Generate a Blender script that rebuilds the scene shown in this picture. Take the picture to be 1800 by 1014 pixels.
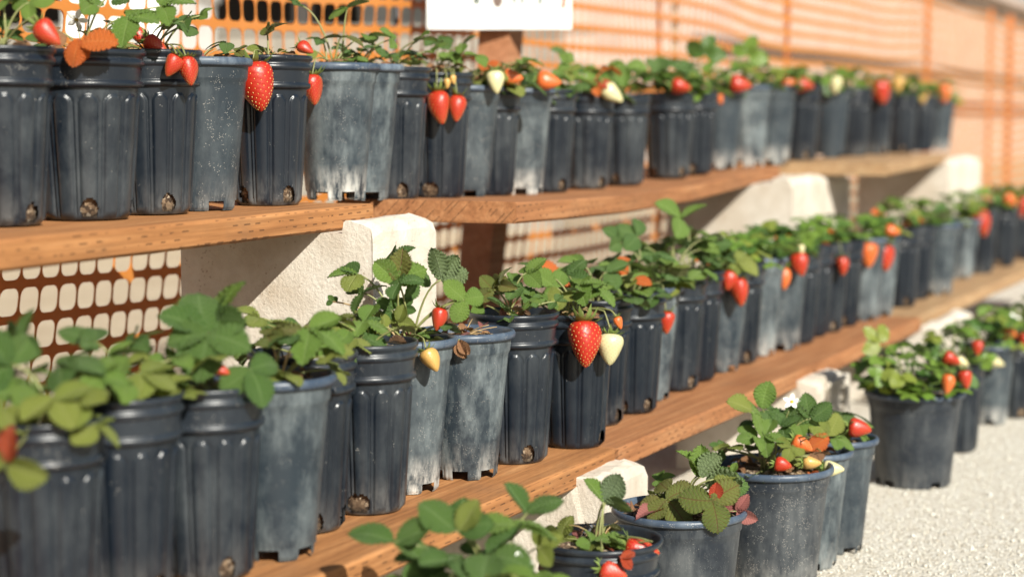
import bpy, math, random
import numpy as np
from mathutils import Vector, Matrix
random.seed(7)
S = bpy.context.scene
for o in list(bpy.data.objects): bpy.data.objects.remove(o)

# ------------------------------------------------------------------ camera, world, sun
F, YH, VPX, CAMZ = 3200.0, 215.0, 2350.0, 0.79      # focal length and horizon in photo pixels (1800 x 1014)
CX, CY = 900.0, 507.0
_p = math.atan((CY-YH)/F); _t = math.atan((VPX-CX)*math.cos(_p)/F)
FW = Vector((math.cos(_t)*math.cos(_p), math.sin(_t)*math.cos(_p), -math.sin(_p)))
RT = Vector((math.sin(_t), -math.cos(_t), 0)); UP = RT.cross(FW)
CAM = Vector((0, 0, CAMZ))
cd = bpy.data.cameras.new('camera'); cam = bpy.data.objects.new('camera', cd); S.collection.objects.link(cam)
cam.matrix_world = Matrix.Translation(CAM) @ Matrix((RT, UP, -FW)).transposed().to_4x4()
cd.sensor_width = 36; cd.lens = F/1800*36; cd.clip_start = 0.05; cd.clip_end = 2000
cd.dof.use_dof = True; cd.dof.focus_distance = 2.80; cd.dof.aperture_fstop = 2.6
S.camera = cam
SUN_L = (RT*-0.50 + Vector((FW.x, FW.y, 0)).normalized()*0.95 + Vector((0, 0, -0.72))).normalized()
w = bpy.data.worlds.new('World'); S.world = w; w.use_nodes = True
nt = w.node_tree; bg = nt.nodes['Background']
sky = nt.nodes.new('ShaderNodeTexSky'); sky.sky_type = 'NISHITA'; sky.sun_disc = False
sky.sun_elevation = math.asin(-SUN_L.z); sky.sun_rotation = math.atan2(-SUN_L.x, -SUN_L.y)
sky.dust_density = 1.6; sky.ozone_density = 1.0
nt.links.new(sky.outputs[0], bg.inputs[0]); bg.inputs[1].default_value = 0.05
sd = bpy.data.lights.new('sun', 'SUN'); sd.energy = 5.0; sd.angle = math.radians(0.55); sd.color = (1.0, 0.965, 0.87)
sun = bpy.data.objects.new('sun', sd); S.collection.objects.link(sun)
sun.rotation_euler = SUN_L.to_track_quat('-Z', 'Y').to_euler()
S.view_settings.view_transform = 'Standard'; S.view_settings.look = 'None'
S.view_settings.exposure = 0.70; S.view_settings.gamma = 1.0; S.view_settings.use_curve_mapping = False
S.cycles.use_denoising = True; S.cycles.max_bounces = 8; S.cycles.diffuse_bounces = 2; S.cycles.transparent_max_bounces = 8

# ------------------------------------------------------------------ helpers
def ray(px, py): return FW + RT*((px-CX)/F) - UP*((py-CY)/F)
def at_depth(px, py, d): return CAM + ray(px, py)*d
def at_z(px, py, z): r = ray(px, py); return CAM + r*((z-CAMZ)/r.z)
def at_y(px, py, y): r = ray(px, py); return CAM + r*(y/r.y)
def depth(p): return (p-CAM).dot(FW)
def camvec(r, u, t): return (RT*r + UP*u - FW*t).normalized()      # right, up, toward the camera

class MB:
    def __init__(s): s.v = []; s.f = []; s.uv = []
    def add(s, vs, fs):
        b = len(s.v); s.v += [tuple(x) for x in vs]; s.f += [tuple(i+b for i in f) for f in fs]
    def box(s, a, b, m=None):
        (x0, y0, z0), (x1, y1, z1) = a, b
        vs = [Vector(c) for c in ((x0,y0,z0),(x1,y0,z0),(x1,y1,z0),(x0,y1,z0),(x0,y0,z1),(x1,y0,z1),(x1,y1,z1),(x0,y1,z1))]
        if m is not None: vs = [m @ q for q in vs]
        s.add(vs, ((0,3,2,1),(4,5,6,7),(0,1,5,4),(1,2,6,5),(2,3,7,6),(3,0,4,7)))
    def tube(s, pts, r0, r1, n=6):
        pts = [Vector(p) for p in pts]; rings = []
        for i, p in enumerate(pts):
            d = (pts[min(i+1, len(pts)-1)] - pts[max(i-1, 0)]).normalized()
            a = d.orthogonal().normalized() if i == 0 else (a - d*a.dot(d)).normalized()
            b = d.cross(a); r = r0 + (r1-r0)*i/(len(pts)-1)
            rings.append([p + a*math.cos(2*math.pi*k/n)*r + b*math.sin(2*math.pi*k/n)*r for k in range(n)])
        vs = [q for rg in rings for q in rg]; fs = []
        for i in range(len(pts)-1):
            for k in range(n):
                fs.append((i*n+k, i*n+(k+1) % n, (i+1)*n+(k+1) % n, (i+1)*n+k))
        fs += [tuple(range(n))[::-1], tuple((len(pts)-1)*n+k for k in range(n))]
        s.add(vs, fs)
    def lathe(s, prof, n=48, close=False):
        vs = [(r*math.cos(2*math.pi*k/n), r*math.sin(2*math.pi*k/n), z) for r, z in prof for k in range(n)]
        fs = [(i*n+k, i*n+(k+1) % n, (i+1)*n+(k+1) % n, (i+1)*n+k) for i in range(len(prof)-1) for k in range(n)]
        if close:
            fs += [((len(prof)-1)*n+k, (len(prof)-1)*n+(k+1) % n, (k+1) % n, k) for k in range(n)]
        s.add(vs, fs)
    def mesh(s, name, mat, smooth=True, uvs=None):
        me = bpy.data.meshes.new(name); me.from_pydata(s.v, [], s.f)
        if mat: me.materials.append(mat)
        if smooth: me.shade_smooth()
        if uvs is not None:
            ul = me.uv_layers.new(name='UVMap')
            arr = np.array(uvs, dtype=np.float32)[[l.vertex_index for l in me.loops]]
            ul.data.foreach_set('uv', arr.ravel())
        me.update(); return me

def obj(name, me, parent=None, loc=(0,0,0), mtx=None, kind=None, label=None):
    o = bpy.data.objects.new(name, me); S.collection.objects.link(o)
    if parent: o.parent = parent
    if mtx is not None: o.matrix_local = mtx
    else: o.location = loc
    if kind: o['kind'] = kind
    if label: o['label'] = label
    return o
def thing(name, label, cat, loc=(0,0,0), group=None, rz=0, me=None):
    o = bpy.data.objects.new(name, me); S.collection.objects.link(o); o.location = loc; o.rotation_euler = (0,0,rz)
    o['label'] = label; o['category'] = cat
    if group: o['group'] = group
    return o

# ------------------------------------------------------------------ materials
def mat(name):
    m = bpy.data.materials.new(name); m.use_nodes = True
    return m, m.node_tree, m.node_tree.nodes['Principled BSDF']
def N(t, ty, **k):
    n = t.nodes.new(ty)
    for a, b in k.items(): setattr(n, a, b)
    return n
def ramp(t, src, stops):
    r = N(t, 'ShaderNodeValToRGB'); e = r.color_ramp.elements
    while len(e) < len(stops): e.new(0.5)
    for q, (p, c) in zip(e, stops):
        q.position = p; q.color = (*c, 1) if len(c) == 3 else c
    t.links.new(src, r.inputs[0]); return r.outputs[0]
def coords(t, scale=(1,1,1), rnd=True):
    tc = N(t, 'ShaderNodeTexCoord'); mp = N(t, 'ShaderNodeMapping'); mp.inputs['Scale'].default_value = scale
    t.links.new(tc.outputs['Object'], mp.inputs[0])
    if rnd:
        oi = N(t, 'ShaderNodeObjectInfo'); ml = N(t, 'ShaderNodeMath', operation='MULTIPLY'); ml.inputs[1].default_value = 37.0
        t.links.new(oi.outputs['Random'], ml.inputs[0])
        cb = N(t, 'ShaderNodeCombineXYZ')
        for i in range(3): t.links.new(ml.outputs[0], cb.inputs[i])
        t.links.new(cb.outputs[0], mp.inputs['Location'])
    return mp.outputs[0]
def noise(t, vec, scale, detail=6, rough=0.6):
    n = N(t, 'ShaderNodeTexNoise'); n.inputs['Scale'].default_value = scale; n.inputs['Detail'].default_value = detail
    n.inputs['Roughness'].default_value = rough
    if vec is not None: t.links.new(vec, n.inputs['Vector'])
    return n.outputs[0]
def voro(t, vec, scale, feature='F1'):
    n = N(t, 'ShaderNodeTexVoronoi', feature=feature); n.inputs['Scale'].default_value = scale
    t.links.new(vec, n.inputs['Vector']); return n
def mix(t, fac, a, b, blend='MIX'):
    m = N(t, 'ShaderNodeMix', data_type='RGBA', blend_type=blend)
    for v, i in ((fac, 0), (a, 6), (b, 7)):
        if hasattr(v, 'links'): t.links.new(v, m.inputs[i])
        elif isinstance(v, (int, float)): m.inputs[i].default_value = v
        else: m.inputs[i].default_value = (*v, 1)
    return m.outputs[2]
def mth(t, op, a, b=None, clamp=False):
    m = N(t, 'ShaderNodeMath', operation=op, use_clamp=clamp)
    for i, v in enumerate((a, b)):
        if v is None: continue
        if hasattr(v, 'links'): t.links.new(v, m.inputs[i])
        else: m.inputs[i].default_value = v
    return m.outputs[0]
def bump(t, bs, h, strength=0.3, dist=0.002):
    b = N(t, 'ShaderNodeBump'); b.inputs['Strength'].default_value = strength; b.inputs['Distance'].default_value = dist
    t.links.new(h, b.inputs['Height']); t.links.new(b.outputs[0], bs.inputs['Normal'])
def plain(name, col, rough=0.6, spec=0.5, nz=None):
    m, t, b = mat(name)
    v = coords(t); n = noise(t, v, nz or 30)
    c = ramp(t, n, [(0.25, tuple(x*0.75 for x in col)), (0.75, tuple(min(1, x*1.2) for x in col))])
    t.links.new(c, b.inputs['Base Color']); b.inputs['Roughness'].default_value = rough; b.inputs['Specular IOR Level'].default_value = spec
    return m

def pot_mat(name, dark, light, dust, speck, residue, rough, tint=(0.5,0.5,0.5)):
    """black nursery plastic: dusty, speckled, with a lime crust near the base"""
    m, t, b = mat(name)
    v = coords(t); vs = coords(t, (1, 1, 0.28))
    tc = N(t, 'ShaderNodeTexCoord'); sx = N(t, 'ShaderNodeSeparateXYZ'); t.links.new(tc.outputs['Object'], sx.inputs[0])
    oi = N(t, 'ShaderNodeObjectInfo')
    streak = ramp(t, noise(t, vs, 26, 8, 0.68), [(0.47, (0,0,0)), (0.66, (1,1,1))])
    blot = ramp(t, noise(t, v, 9, 8, 0.7), [(0.44, (0,0,0)), (0.66, (1,1,1))])
    dustf = mth(t, 'MULTIPLY', mth(t, 'ADD', mth(t, 'MULTIPLY', streak, 0.6), mth(t, 'MULTIPLY', blot, 0.5)), mth(t, 'ADD', mth(t, 'MULTIPLY', mth(t, 'FRACT', mth(t, 'MULTIPLY', oi.outputs['Random'], 5.3)), dust*1.5), dust*0.32), True)
    base = mix(t, noise(t, v, 4, 2), dark, tuple(x*1.5 for x in dark))
    col = mix(t, dustf, base, light)
    # fine splashed grit
    vd = voro(t, v, 420); grit = mth(t, 'LESS_THAN', vd.outputs['Distance'], 0.24)
    gm = mth(t, 'GREATER_THAN', noise(t, v, 60, 4, 0.7), 0.62 - speck*0.14)
    col = mix(t, mth(t, 'MULTIPLY', mth(t, 'MULTIPLY', grit, gm), mth(t, 'ADD', 0.12, mth(t, 'MULTIPLY', mth(t, 'FRACT', mth(t, 'MULTIPLY', oi.outputs['Random'], 3.7)), 0.65))), col, (0.50, 0.47, 0.42))
    vb = voro(t, v, 120); sp = mth(t, 'MULTIPLY', mth(t, 'LESS_THAN', vb.outputs['Distance'], 0.10), mth(t, 'GREATER_THAN', noise(t, v, 15, 3), 0.58))
    col = mix(t, mth(t, 'MULTIPLY', sp, 0.22), col, (0.5, 0.48, 0.44))
    # lime crust at the foot
    hgt = mth(t, 'SUBTRACT', 1.0, mth(t, 'DIVIDE', sx.outputs[2], 0.06), True)
    cr = mth(t, 'MULTIPLY', mth(t, 'MULTIPLY', hgt, ramp(t, noise(t, vs, 40, 8, 0.75), [(0.42, (0,0,0)), (0.58, (1,1,1))])), residue)
    cr = mth(t, 'MULTIPLY', cr, mth(t, 'MULTIPLY', mth(t, 'SUBTRACT', mth(t, 'FRACT', mth(t, 'MULTIPLY', oi.outputs['Random'], 7.31)), 0.30, True), 1.7), True)
    col = mix(t, cr, col, (0.62, 0.60, 0.55))
    t.links.new(col, b.inputs['Base Color'])
    rg = mth(t, 'ADD', rough, mth(t, 'MULTIPLY', dustf, 0.3), True)
    t.links.new(rg, b.inputs['Roughness']); b.inputs['Specular IOR Level'].default_value = 0.42
    bump(t, b, mth(t, 'ADD', noise(t, v, 180, 5), mth(t, 'MULTIPLY', dustf, 0.6)), 0.22, 0.0009)
    return m
M_FLUTE = pot_mat('black_fluted_plastic', (0.005,0.008,0.013), (0.11,0.125,0.13), 0.20, -0.25, 0.14, 0.29)
M_SMOOTH = pot_mat('grey_smooth_plastic', (0.015,0.022,0.029), (0.21,0.245,0.25), 0.58, 0.45, 1.0, 0.42)
M_WIDE = pot_mat('black_wide_plastic', (0.009,0.013,0.019), (0.15,0.16,0.16), 0.46, 0.65, 0.8, 0.42)
M_RIMF = pot_mat('black_rim_plastic', (0.007,0.010,0.015), (0.075,0.09,0.10), 0.24, 0.2, 0, 0.32)
M_RIMS = pot_mat('blue_grey_rim_plastic', (0.028,0.042,0.066), (0.16,0.20,0.24), 0.75, 0.5, 0, 0.36)

def leaf_mat(name, c1, c2, back, vein, trans=0.34, rough=0.36):
    m, t, b = mat(name)
    uv = N(t, 'ShaderNodeUVMap'); sx = N(t, 'ShaderNodeSeparateXYZ'); t.links.new(uv.outputs[0], sx.inputs[0])
    u = mth(t, 'ABSOLUTE', mth(t, 'SUBTRACT', sx.outputs[0], 0.5)); vv = sx.outputs[1]
    v = coords(t)
    oi = N(t, 'ShaderNodeObjectInfo')
    fac = mth(t, 'ADD', mth(t, 'MULTIPLY', noise(t, v, 45, 5), 0.55), mth(t, 'MULTIPLY', oi.outputs['Random'], 0.45))
    col = mix(t, fac, c1, c2)
    # side veins: oblique lines running from the midrib to the teeth
    ph = mth(t, 'FRACT', mth(t, 'MULTIPLY', mth(t, 'SUBTRACT', vv, mth(t, 'MULTIPLY', u, 0.62)), 8.5))
    sv = mth(t, 'SUBTRACT', 1.0, mth(t, 'MULTIPLY', mth(t, 'ABSOLUTE', mth(t, 'SUBTRACT', ph, 0.5)), 9.0), True)
    mr = mth(t, 'SUBTRACT', 1.0, mth(t, 'MULTIPLY', u, 26.0), True)
    vf = mth(t, 'MAXIMUM', mth(t, 'MULTIPLY', sv, 0.75), mth(t, 'MULTIPLY', mr, 0.8))
    top = mix(t, vf, col, vein)
    spots = mth(t, 'GREATER_THAN', noise(t, v, 150, 3), 0.69)
    top = mix(t, mth(t, 'MULTIPLY', spots, 0.5), top, (0.20, 0.12, 0.04))
    geo = N(t, 'ShaderNodeNewGeometry')
    bk = mix(t, mth(t, 'MULTIPLY', vf, 0.7), back, tuple(x*0.6 for x in back))
    cc = mix(t, geo.outputs['Backfacing'], top, bk)
    t.links.new(cc, b.inputs['Base Color']); b.inputs['Roughness'].default_value = rough; b.inputs['Specular IOR Level'].default_value = 0.6
    net = voro(t, v, 300, 'DISTANCE_TO_EDGE')
    bump(t, b, mth(t, 'SUBTRACT', mth(t, 'MULTIPLY', net.outputs['Distance'], 0.8), mth(t, 'MULTIPLY', vf, 1.1)), 0.75, 0.0016)
    tr = N(t, 'ShaderNodeBsdfTranslucent'); t.links.new(mix(t, 1.0, cc, (0.95, 1.0, 0.45), 'MULTIPLY'), tr.inputs[0])
    ms = N(t, 'ShaderNodeMixShader'); ms.inputs[0].default_value = trans
    t.links.new(b.outputs[0], ms.inputs[1]); t.links.new(tr.outputs[0], ms.inputs[2])
    t.links.new(ms.outputs[0], t.nodes['Material Output'].inputs[0])
    return m
ML = {
 'g': leaf_mat('leaf_green', (0.10,0.20,0.026), (0.19,0.285,0.052), (0.20,0.27,0.12), (0.24,0.34,0.10)),
 'd': leaf_mat('leaf_dark_green', (0.046,0.118,0.020), (0.115,0.195,0.042), (0.16,0.22,0.11), (0.18,0.27,0.10)),
 'y': leaf_mat('leaf_yellow_green', (0.17,0.23,0.035), (0.25,0.28,0.055), (0.27,0.29,0.12), (0.32,0.34,0.12)),
 'o': leaf_mat('leaf_orange', (0.55,0.10,0.014), (0.64,0.17,0.03), (0.50,0.14,0.06), (0.62,0.22,0.06), 0.35),
 'r': leaf_mat('leaf_red', (0.42,0.035,0.015), (0.50,0.10,0.03), (0.38,0.10,0.06), (0.22,0.02,0.012), 0.3),
 'm': leaf_mat('leaf_green_flushed_red', (0.10,0.175,0.028), (0.20,0.175,0.042), (0.19,0.2,0.1), (0.16,0.045,0.03)),
 'p': leaf_mat('leaf_purple_dry', (0.22,0.055,0.050), (0.34,0.13,0.11), (0.30,0.13,0.12), (0.14,0.03,0.03), 0.15, 0.7),
 'b': leaf_mat('leaf_brown_dry', (0.20,0.085,0.035), (0.33,0.17,0.075), (0.30,0.17,0.09), (0.13,0.06,0.03), 0.15, 0.8),
}
M_PET = plain('petiole_green', (0.20,0.21,0.075), 0.5); M_PETB = plain('petiole_tan', (0.36,0.25,0.12), 0.65); M_PETR = plain('petiole_red', (0.40,0.09,0.05), 0.5)
M_CALYX = plain('calyx_green', (0.14,0.20,0.045), 0.6); M_SEED = plain('seed_gold', (0.62,0.42,0.12), 0.45)
M_SEEDP = plain('seed_pale', (0.24,0.21,0.06), 0.5)
M_PETAL = plain('petal_white', (0.80,0.80,0.74), 0.6); M_YEL = plain('flower_yellow', (0.55,0.36,0.04), 0.7)
def berry_mat(name, c1, c2, c3, sss=0.15):
    m, t, b = mat(name)
    tc = N(t, 'ShaderNodeTexCoord'); sx = N(t, 'ShaderNodeSeparateXYZ'); t.links.new(tc.outputs['Object'], sx.inputs[0])
    v = coords(t)
    n = ramp(t, noise(t, v, 70, 5, 0.7), [(0.3,(0,0,0)),(0.7,(1,1,1))])
    hi = mth(t, 'ADD', sx.outputs[2], 1.0, True)
    col = mix(t, n, c1, c2)
    # shoulder ripens last
    sh = mth(t, 'MULTIPLY', mth(t, 'SUBTRACT', hi, 0.985, True), 60.0, True)
    col = mix(t, mth(t, 'MULTIPLY', sh, 0.6), col, c3)
    t.links.new(col, b.inputs['Base Color']); t.links.new(mth(t, 'ADD', 0.24, mth(t, 'MULTIPLY', noise(t, v, 90, 4), 0.28)), b.inputs['Roughness'])
    b.inputs['Specular IOR Level'].default_value = 0.55
    b.inputs['Subsurface Weight'].default_value = sss; b.inputs['Subsurface Radius'].default_value = (0.006, 0.0015, 0.0008); b.inputs['Subsurface Scale'].default_value = 0.3
    b.inputs['Coat Weight'].default_value = 0.06; b.inputs['Coat Roughness'].default_value = 0.15
    bump(t, b, noise(t, v, 240, 3), 0.15, 0.001)
    return m
MBY = {'r': berry_mat('strawberry_red', (0.27,0.008,0.005), (0.46,0.028,0.008), (0.52,0.10,0.02)),
       'o': berry_mat('strawberry_orange', (0.50,0.075,0.012), (0.58,0.14,0.03), (0.55,0.25,0.06)),
       'w': berry_mat('strawberry_white', (0.48,0.45,0.22), (0.62,0.57,0.34), (0.45,0.48,0.18)),
       'g': berry_mat('strawberry_yellowing', (0.46,0.24,0.06), (0.56,0.36,0.11), (0.42,0.40,0.12))}

def wood_mat(name, c1, c2, c3, inc=1.0):
    m, t, b = mat(name)
    vg = coords(t, (1.1, 16, 16)); vf = coords(t, (3, 140, 140)); v = coords(t)
    g = noise(t, vg, 3.2, 6, 0.6); fine = noise(t, vf, 1.0, 6, 0.7)
    col = ramp(t, g, [(0.28, c1), (0.52, c2), (0.75, c3)])
    col = mix(t, mth(t, 'MULTIPLY', ramp(t, fine, [(0.40,(0,0,0)),(0.60,(1,1,1))]), 0.5), col, tuple(x*0.6 for x in c1))
    # dirt blotches and water marks
    col = mix(t, mth(t, 'MULTIPLY', ramp(t, noise(t, v, 7, 8, 0.7), [(0.5,(0,0,0)),(0.75,(1,1,1))]), 0.35), col, (0.16,0.10,0.06))
    # incising slits of pressure-treated lumber: rows of short dark cuts along the grain
    tc = N(t, 'ShaderNodeTexCoord'); sx = N(t, 'ShaderNodeSeparateXYZ'); t.links.new(tc.outputs['Object'], sx.inputs[0])
    rowc = mth(t, 'ADD', sx.outputs[1], sx.outputs[2])
    ri = mth(t, 'MULTIPLY', rowc, 1/0.0105); row = mth(t, 'FLOOR', ri); rf = mth(t, 'FRACT', ri)
    xs = mth(t, 'ADD', mth(t, 'MULTIPLY', sx.outputs[0], 1/0.034), mth(t, 'MULTIPLY', row, 0.37)); xf = mth(t, 'FRACT', mth(t, 'ADD', xs, mth(t, 'MULTIPLY', noise(t, v, 25, 3), 0.5)))
    slit = mth(t, 'MULTIPLY', mth(t, 'LESS_THAN', mth(t, 'ABSOLUTE', mth(t, 'SUBTRACT', rf, 0.5)), 0.10), mth(t, 'LESS_THAN', xf, 0.48))
    slit = mth(t, 'MULTIPLY', slit, mth(t, 'GREATER_THAN', noise(t, v, 19, 4, 0.7), 0.48))
    nz = N(t, 'ShaderNodeSeparateXYZ'); t.links.new(tc.outputs['Normal'], nz.inputs[0])
    side = mth(t, 'SUBTRACT', 1.0, mth(t, 'MULTIPLY', mth(t, 'ABSOLUTE', nz.outputs[2]), 0.72))
    slit = mth(t, 'MULTIPLY', slit, side)
    col = mix(t, mth(t, 'MULTIPLY', slit, 0.8*inc), col, (0.09,0.04,0.018))
    t.links.new(col, b.inputs['Base Color']); b.inputs['Roughness'].default_value = 0.75; b.inputs['Specular IOR Level'].default_value = 0.25
    bump(t, b, mth(t, 'SUBTRACT', mth(t, 'ADD', fine, mth(t, 'MULTIPLY', g, 0.8)), mth(t, 'MULTIPLY', slit, 1.2)), 0.5, 0.0015)
    return m
M_WOOD = wood_mat('orange_lumber', (0.27,0.112,0.040), (0.40,0.18,0.066), (0.49,0.25,0.105))
M_WOODR = wood_mat('reddish_lumber', (0.27,0.11,0.045), (0.38,0.168,0.070), (0.46,0.235,0.11))
M_WOODT = wood_mat('tan_lumber', (0.34,0.20,0.10), (0.41,0.26,0.135), (0.46,0.32,0.18), 0.5)
M_POST = wood_mat('post_lumber', (0.30,0.13,0.06), (0.40,0.18,0.09), (0.45,0.24,0.13), 0.4)

def conc_mat():
    m, t, b = mat('pale_concrete')
    v = coords(t)
    col = ramp(t, noise(t, v, 14, 8, 0.65), [(0.3, (0.50,0.44,0.36)), (0.55, (0.62,0.57,0.49)), (0.8, (0.68,0.64,0.57))])
    pit = voro(t, v, 150); pm = mth(t, 'MULTIPLY', mth(t, 'LESS_THAN', pit.outputs['Distance'], 0.26), mth(t, 'GREATER_THAN', noise(t, v, 17, 6, 0.75), 0.57))
    col = mix(t, mth(t, 'MULTIPLY', pm, 0.6), col, (0.30,0.22,0.15))
    col = mix(t, mth(t, 'MULTIPLY', ramp(t, noise(t, v, 5, 6, 0.7), [(0.46,(0,0,0)),(0.66,(1,1,1))]), 0.4), col, (0.42,0.32,0.22))
    t.links.new(col, b.inputs['Base Color']); b.inputs['Roughness'].default_value = 0.9; b.inputs['Specular IOR Level'].default_value = 0.2
    bump(t, b, mth(t, 'SUBTRACT', noise(t, v, 160, 6, 0.7), mth(t, 'MULTIPLY', pm, 1.0)), 0.8, 0.003)
    return m
M_CONC = conc_mat()
def ground_mat():
    m, t, b = mat('pale_gravel')
    v = coords(t, rnd=False)
    vo = voro(t, v, 150); vo2 = voro(t, v, 240)
    cell = N(t, 'ShaderNodeSeparateColor'); t.links.new(vo.outputs['Color'], cell.inputs[0])
    col = ramp(t, cell.outputs[0], [(0.0, (0.42,0.38,0.31)), (0.35, (0.54,0.51,0.44)), (0.7, (0.62,0.60,0.53)), (1.0, (0.67,0.66,0.61))])
    col = mix(t, mth(t, 'MULTIPLY', noise(t, v, 1.3, 5), 0.35), col, (0.50,0.43,0.33))
    gap = mth(t, 'MULTIPLY', mth(t, 'GREATER_THAN', vo.outputs['Distance'], 0.62), 0.35)
    col = mix(t, gap, col, (0.40,0.34,0.26))
    t.links.new(col, b.inputs['Base Color']); b.inputs['Roughness'].default_value = 0.95; b.inputs['Specular IOR Level'].default_value = 0.15
    h = mth(t, 'SUBTRACT', 1.0, mth(t, 'ADD', vo.outputs['Distance'], mth(t, 'MULTIPLY', vo2.outputs['Distance'], 0.3)))
    bump(t, b, h, 0.7, 0.004)
    return m
M_GROUND = ground_mat()
def stone_mat():
    m, t, b = mat('gravel_stone')
    ge = N(t, 'ShaderNodeNewGeometry')
    col = ramp(t, ge.outputs['Random Per Island'], [(0.0,(0.44,0.39,0.32)),(0.3,(0.56,0.535,0.46)),(0.7,(0.63,0.615,0.55)),(1.0,(0.69,0.685,0.64))])
    t.links.new(col, b.inputs['Base Color']); b.inputs['Roughness'].default_value = 0.9; b.inputs['Specular IOR Level'].default_value = 0.2
    return m
M_STONE = stone_mat()
def soil_mat():
    m, t, b = mat('potting_soil')
    v = coords(t)
    c = voro(t, v, 230); s = N(t, 'ShaderNodeSeparateColor'); t.links.new(c.outputs['Color'], s.inputs[0])
    col = ramp(t, s.outputs[0], [(0.0,(0.05,0.03,0.018)),(0.55,(0.15,0.095,0.055)),(0.85,(0.30,0.21,0.13)),(1.0,(0.48,0.40,0.30))])
    t.links.new(col, b.inputs['Base Color']); b.inputs['Roughness'].default_value = 0.95
    bump(t, b, noise(t, v, 260, 6, 0.8), 1.0, 0.004); return m
M_SOIL = soil_mat()
def net_mat():
    m, t, b = mat('orange_netting')
    v = coords(t); col = mix(t, noise(t, v, 12, 4), (0.62,0.255,0.045), (0.70,0.33,0.085))
    t.links.new(col, b.inputs['Base Color']); b.inputs['Roughness'].default_value = 0.45
    tr = N(t, 'ShaderNodeBsdfTranslucent'); tr.inputs[0].default_value = (0.90,0.14,0.02,1)
    ms = N(t, 'ShaderNodeMixShader'); ms.inputs[0].default_value = 0.40
    t.links.new(b.outputs[0], ms.inputs[1]); t.links.new(tr.outputs[0], ms.inputs[2]); t.links.new(ms.outputs[0], t.nodes['Material Output'].inputs[0])
    return m
M_NET = net_mat()
M_WHITE = plain('white_paint', (0.78,0.79,0.76), 0.4, nz=8); M_INKG = plain('dark_green_ink', (0.03,0.06,0.04), 0.5); M_INKR = plain('red_ink', (0.60,0.13,0.06), 0.5)
M_INKB = plain('brown_ink', (0.15,0.10,0.08), 0.5)
M_BLACKM = plain('black_metal', (0.02,0.02,0.022), 0.4); M_ORM = plain('orange_stake', (0.66,0.20,0.05), 0.5); M_STAKE = plain('pale_wood_stake', (0.50,0.42,0.30), 0.8)
M_PINK = plain('pink_grey_stucco', (0.48,0.385,0.33), 0.9, nz=3); M_MAROON = plain('maroon_band', (0.16,0.06,0.055), 0.8, nz=4); M_DARKG = plain('dark_grey', (0.05,0.05,0.055), 0.2)
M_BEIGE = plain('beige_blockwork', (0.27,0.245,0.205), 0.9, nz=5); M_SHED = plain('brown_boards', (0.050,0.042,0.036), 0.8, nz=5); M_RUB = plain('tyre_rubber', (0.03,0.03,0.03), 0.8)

# ------------------------------------------------------------------ ground
g = MB(); g.add([(-60,-80,0),(900,-80,0),(900,400,0),(-60,400,0)], [(0,1,2,3)])
o = obj('ground', g.mesh('ground', M_GROUND, False)); o['kind'] = 'structure'
g = MB(); g.add([(-60,1.95,0.004),(900,1.95,0.004),(900,400,0.004),(-60,400,0.004)], [(0,1,2,3)])
def dirt_mat():
    m, t, b = mat('tan_dirt'); v = coords(t, rnd=False)
    col = ramp(t, noise(t, v, 2.2, 8, 0.7), [(0.3, (0.40,0.31,0.21)), (0.7, (0.52,0.43,0.31))])
    t.links.new(col, b.inputs['Base Color']); b.inputs['Roughness'].default_value = 0.95; b.inputs['Specular IOR Level'].default_value = 0.1
    bump(t, b, noise(t, v, 60, 8, 0.7), 0.7, 0.01); return m
o = obj('dirt_ground', g.mesh('dirt_ground', dirt_mat(), False)); o['kind'] = 'structure'
def gravel():
    rg = np.random.default_rng(3)
    ico = np.array([(0,0,1),(.9,0,.1),(0,.9,.1),(-.9,0,.1),(0,-.9,.1),(0,0,-1)], float)
    fc = np.array([(0,1,2),(0,2,3),(0,3,4),(0,4,1),(5,2,1),(5,3,2),(5,4,3),(5,1,4)])
    V = []; n = 0
    pts = []
    for (x0, x1, y0, y1, num) in ((2.0, 4.6, -0.15, 1.05, 15000), (4.4, 8.0, -0.1, 1.05, 12000), (2.6, 6.0, 1.9, 3.4, 3000)):
        pts.append(np.column_stack([rg.uniform(x0, x1, num), rg.uniform(y0, y1, num)]))
    P = np.concatenate(pts); K = len(P)
    sc = rg.uniform(0.0012, 0.0038, K)**1.0 * np.where(rg.random(K) < 0.06, 1.6, 1)
    jit = rg.uniform(0.65, 1.3, (K, 6, 3)); an = rg.uniform(0, 6.28, K)
    A = ico[None]*jit*sc[:, None, None]; A[:, :, 2] *= 0.7
    c, s = np.cos(an)[:, None], np.sin(an)[:, None]
    X = A[:, :, 0]*c - A[:, :, 1]*s + P[:, 0:1]; Y = A[:, :, 0]*s + A[:, :, 1]*c + P[:, 1:2]; Z = A[:, :, 2] + sc[:, None]*0.35
    vs = np.stack([X, Y, Z], -1).reshape(-1, 3).astype(np.float32)
    fs = (fc[None] + (np.arange(K)*6)[:, None, None]).reshape(-1).astype(np.int32)
    me = bpy.data.meshes.new('gravel'); me.vertices.add(len(vs)); me.vertices.foreach_set('co', vs.ravel())
    nf = len(fs)//3; me.loops.add(len(fs)); me.loops.foreach_set('vertex_index', fs)
    me.polygons.add(nf); me.polygons.foreach_set('loop_start', np.arange(nf, dtype=np.int32)*3)
    me.materials.append(M_STONE); me.update(calc_edges=True); me.validate()
    o = obj('gravel', me, kind='stuff'); o['label'] = 'loose pale crushed gravel lying over the ground'
gravel()

# ------------------------------------------------------------------ background buildings
def bldg(px, d, label, name, cat):
    p = at_depth(px, YH, d); return thing(name, label, cat, (p.x, p.y, 0), rz=_t - math.pi/2)
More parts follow.
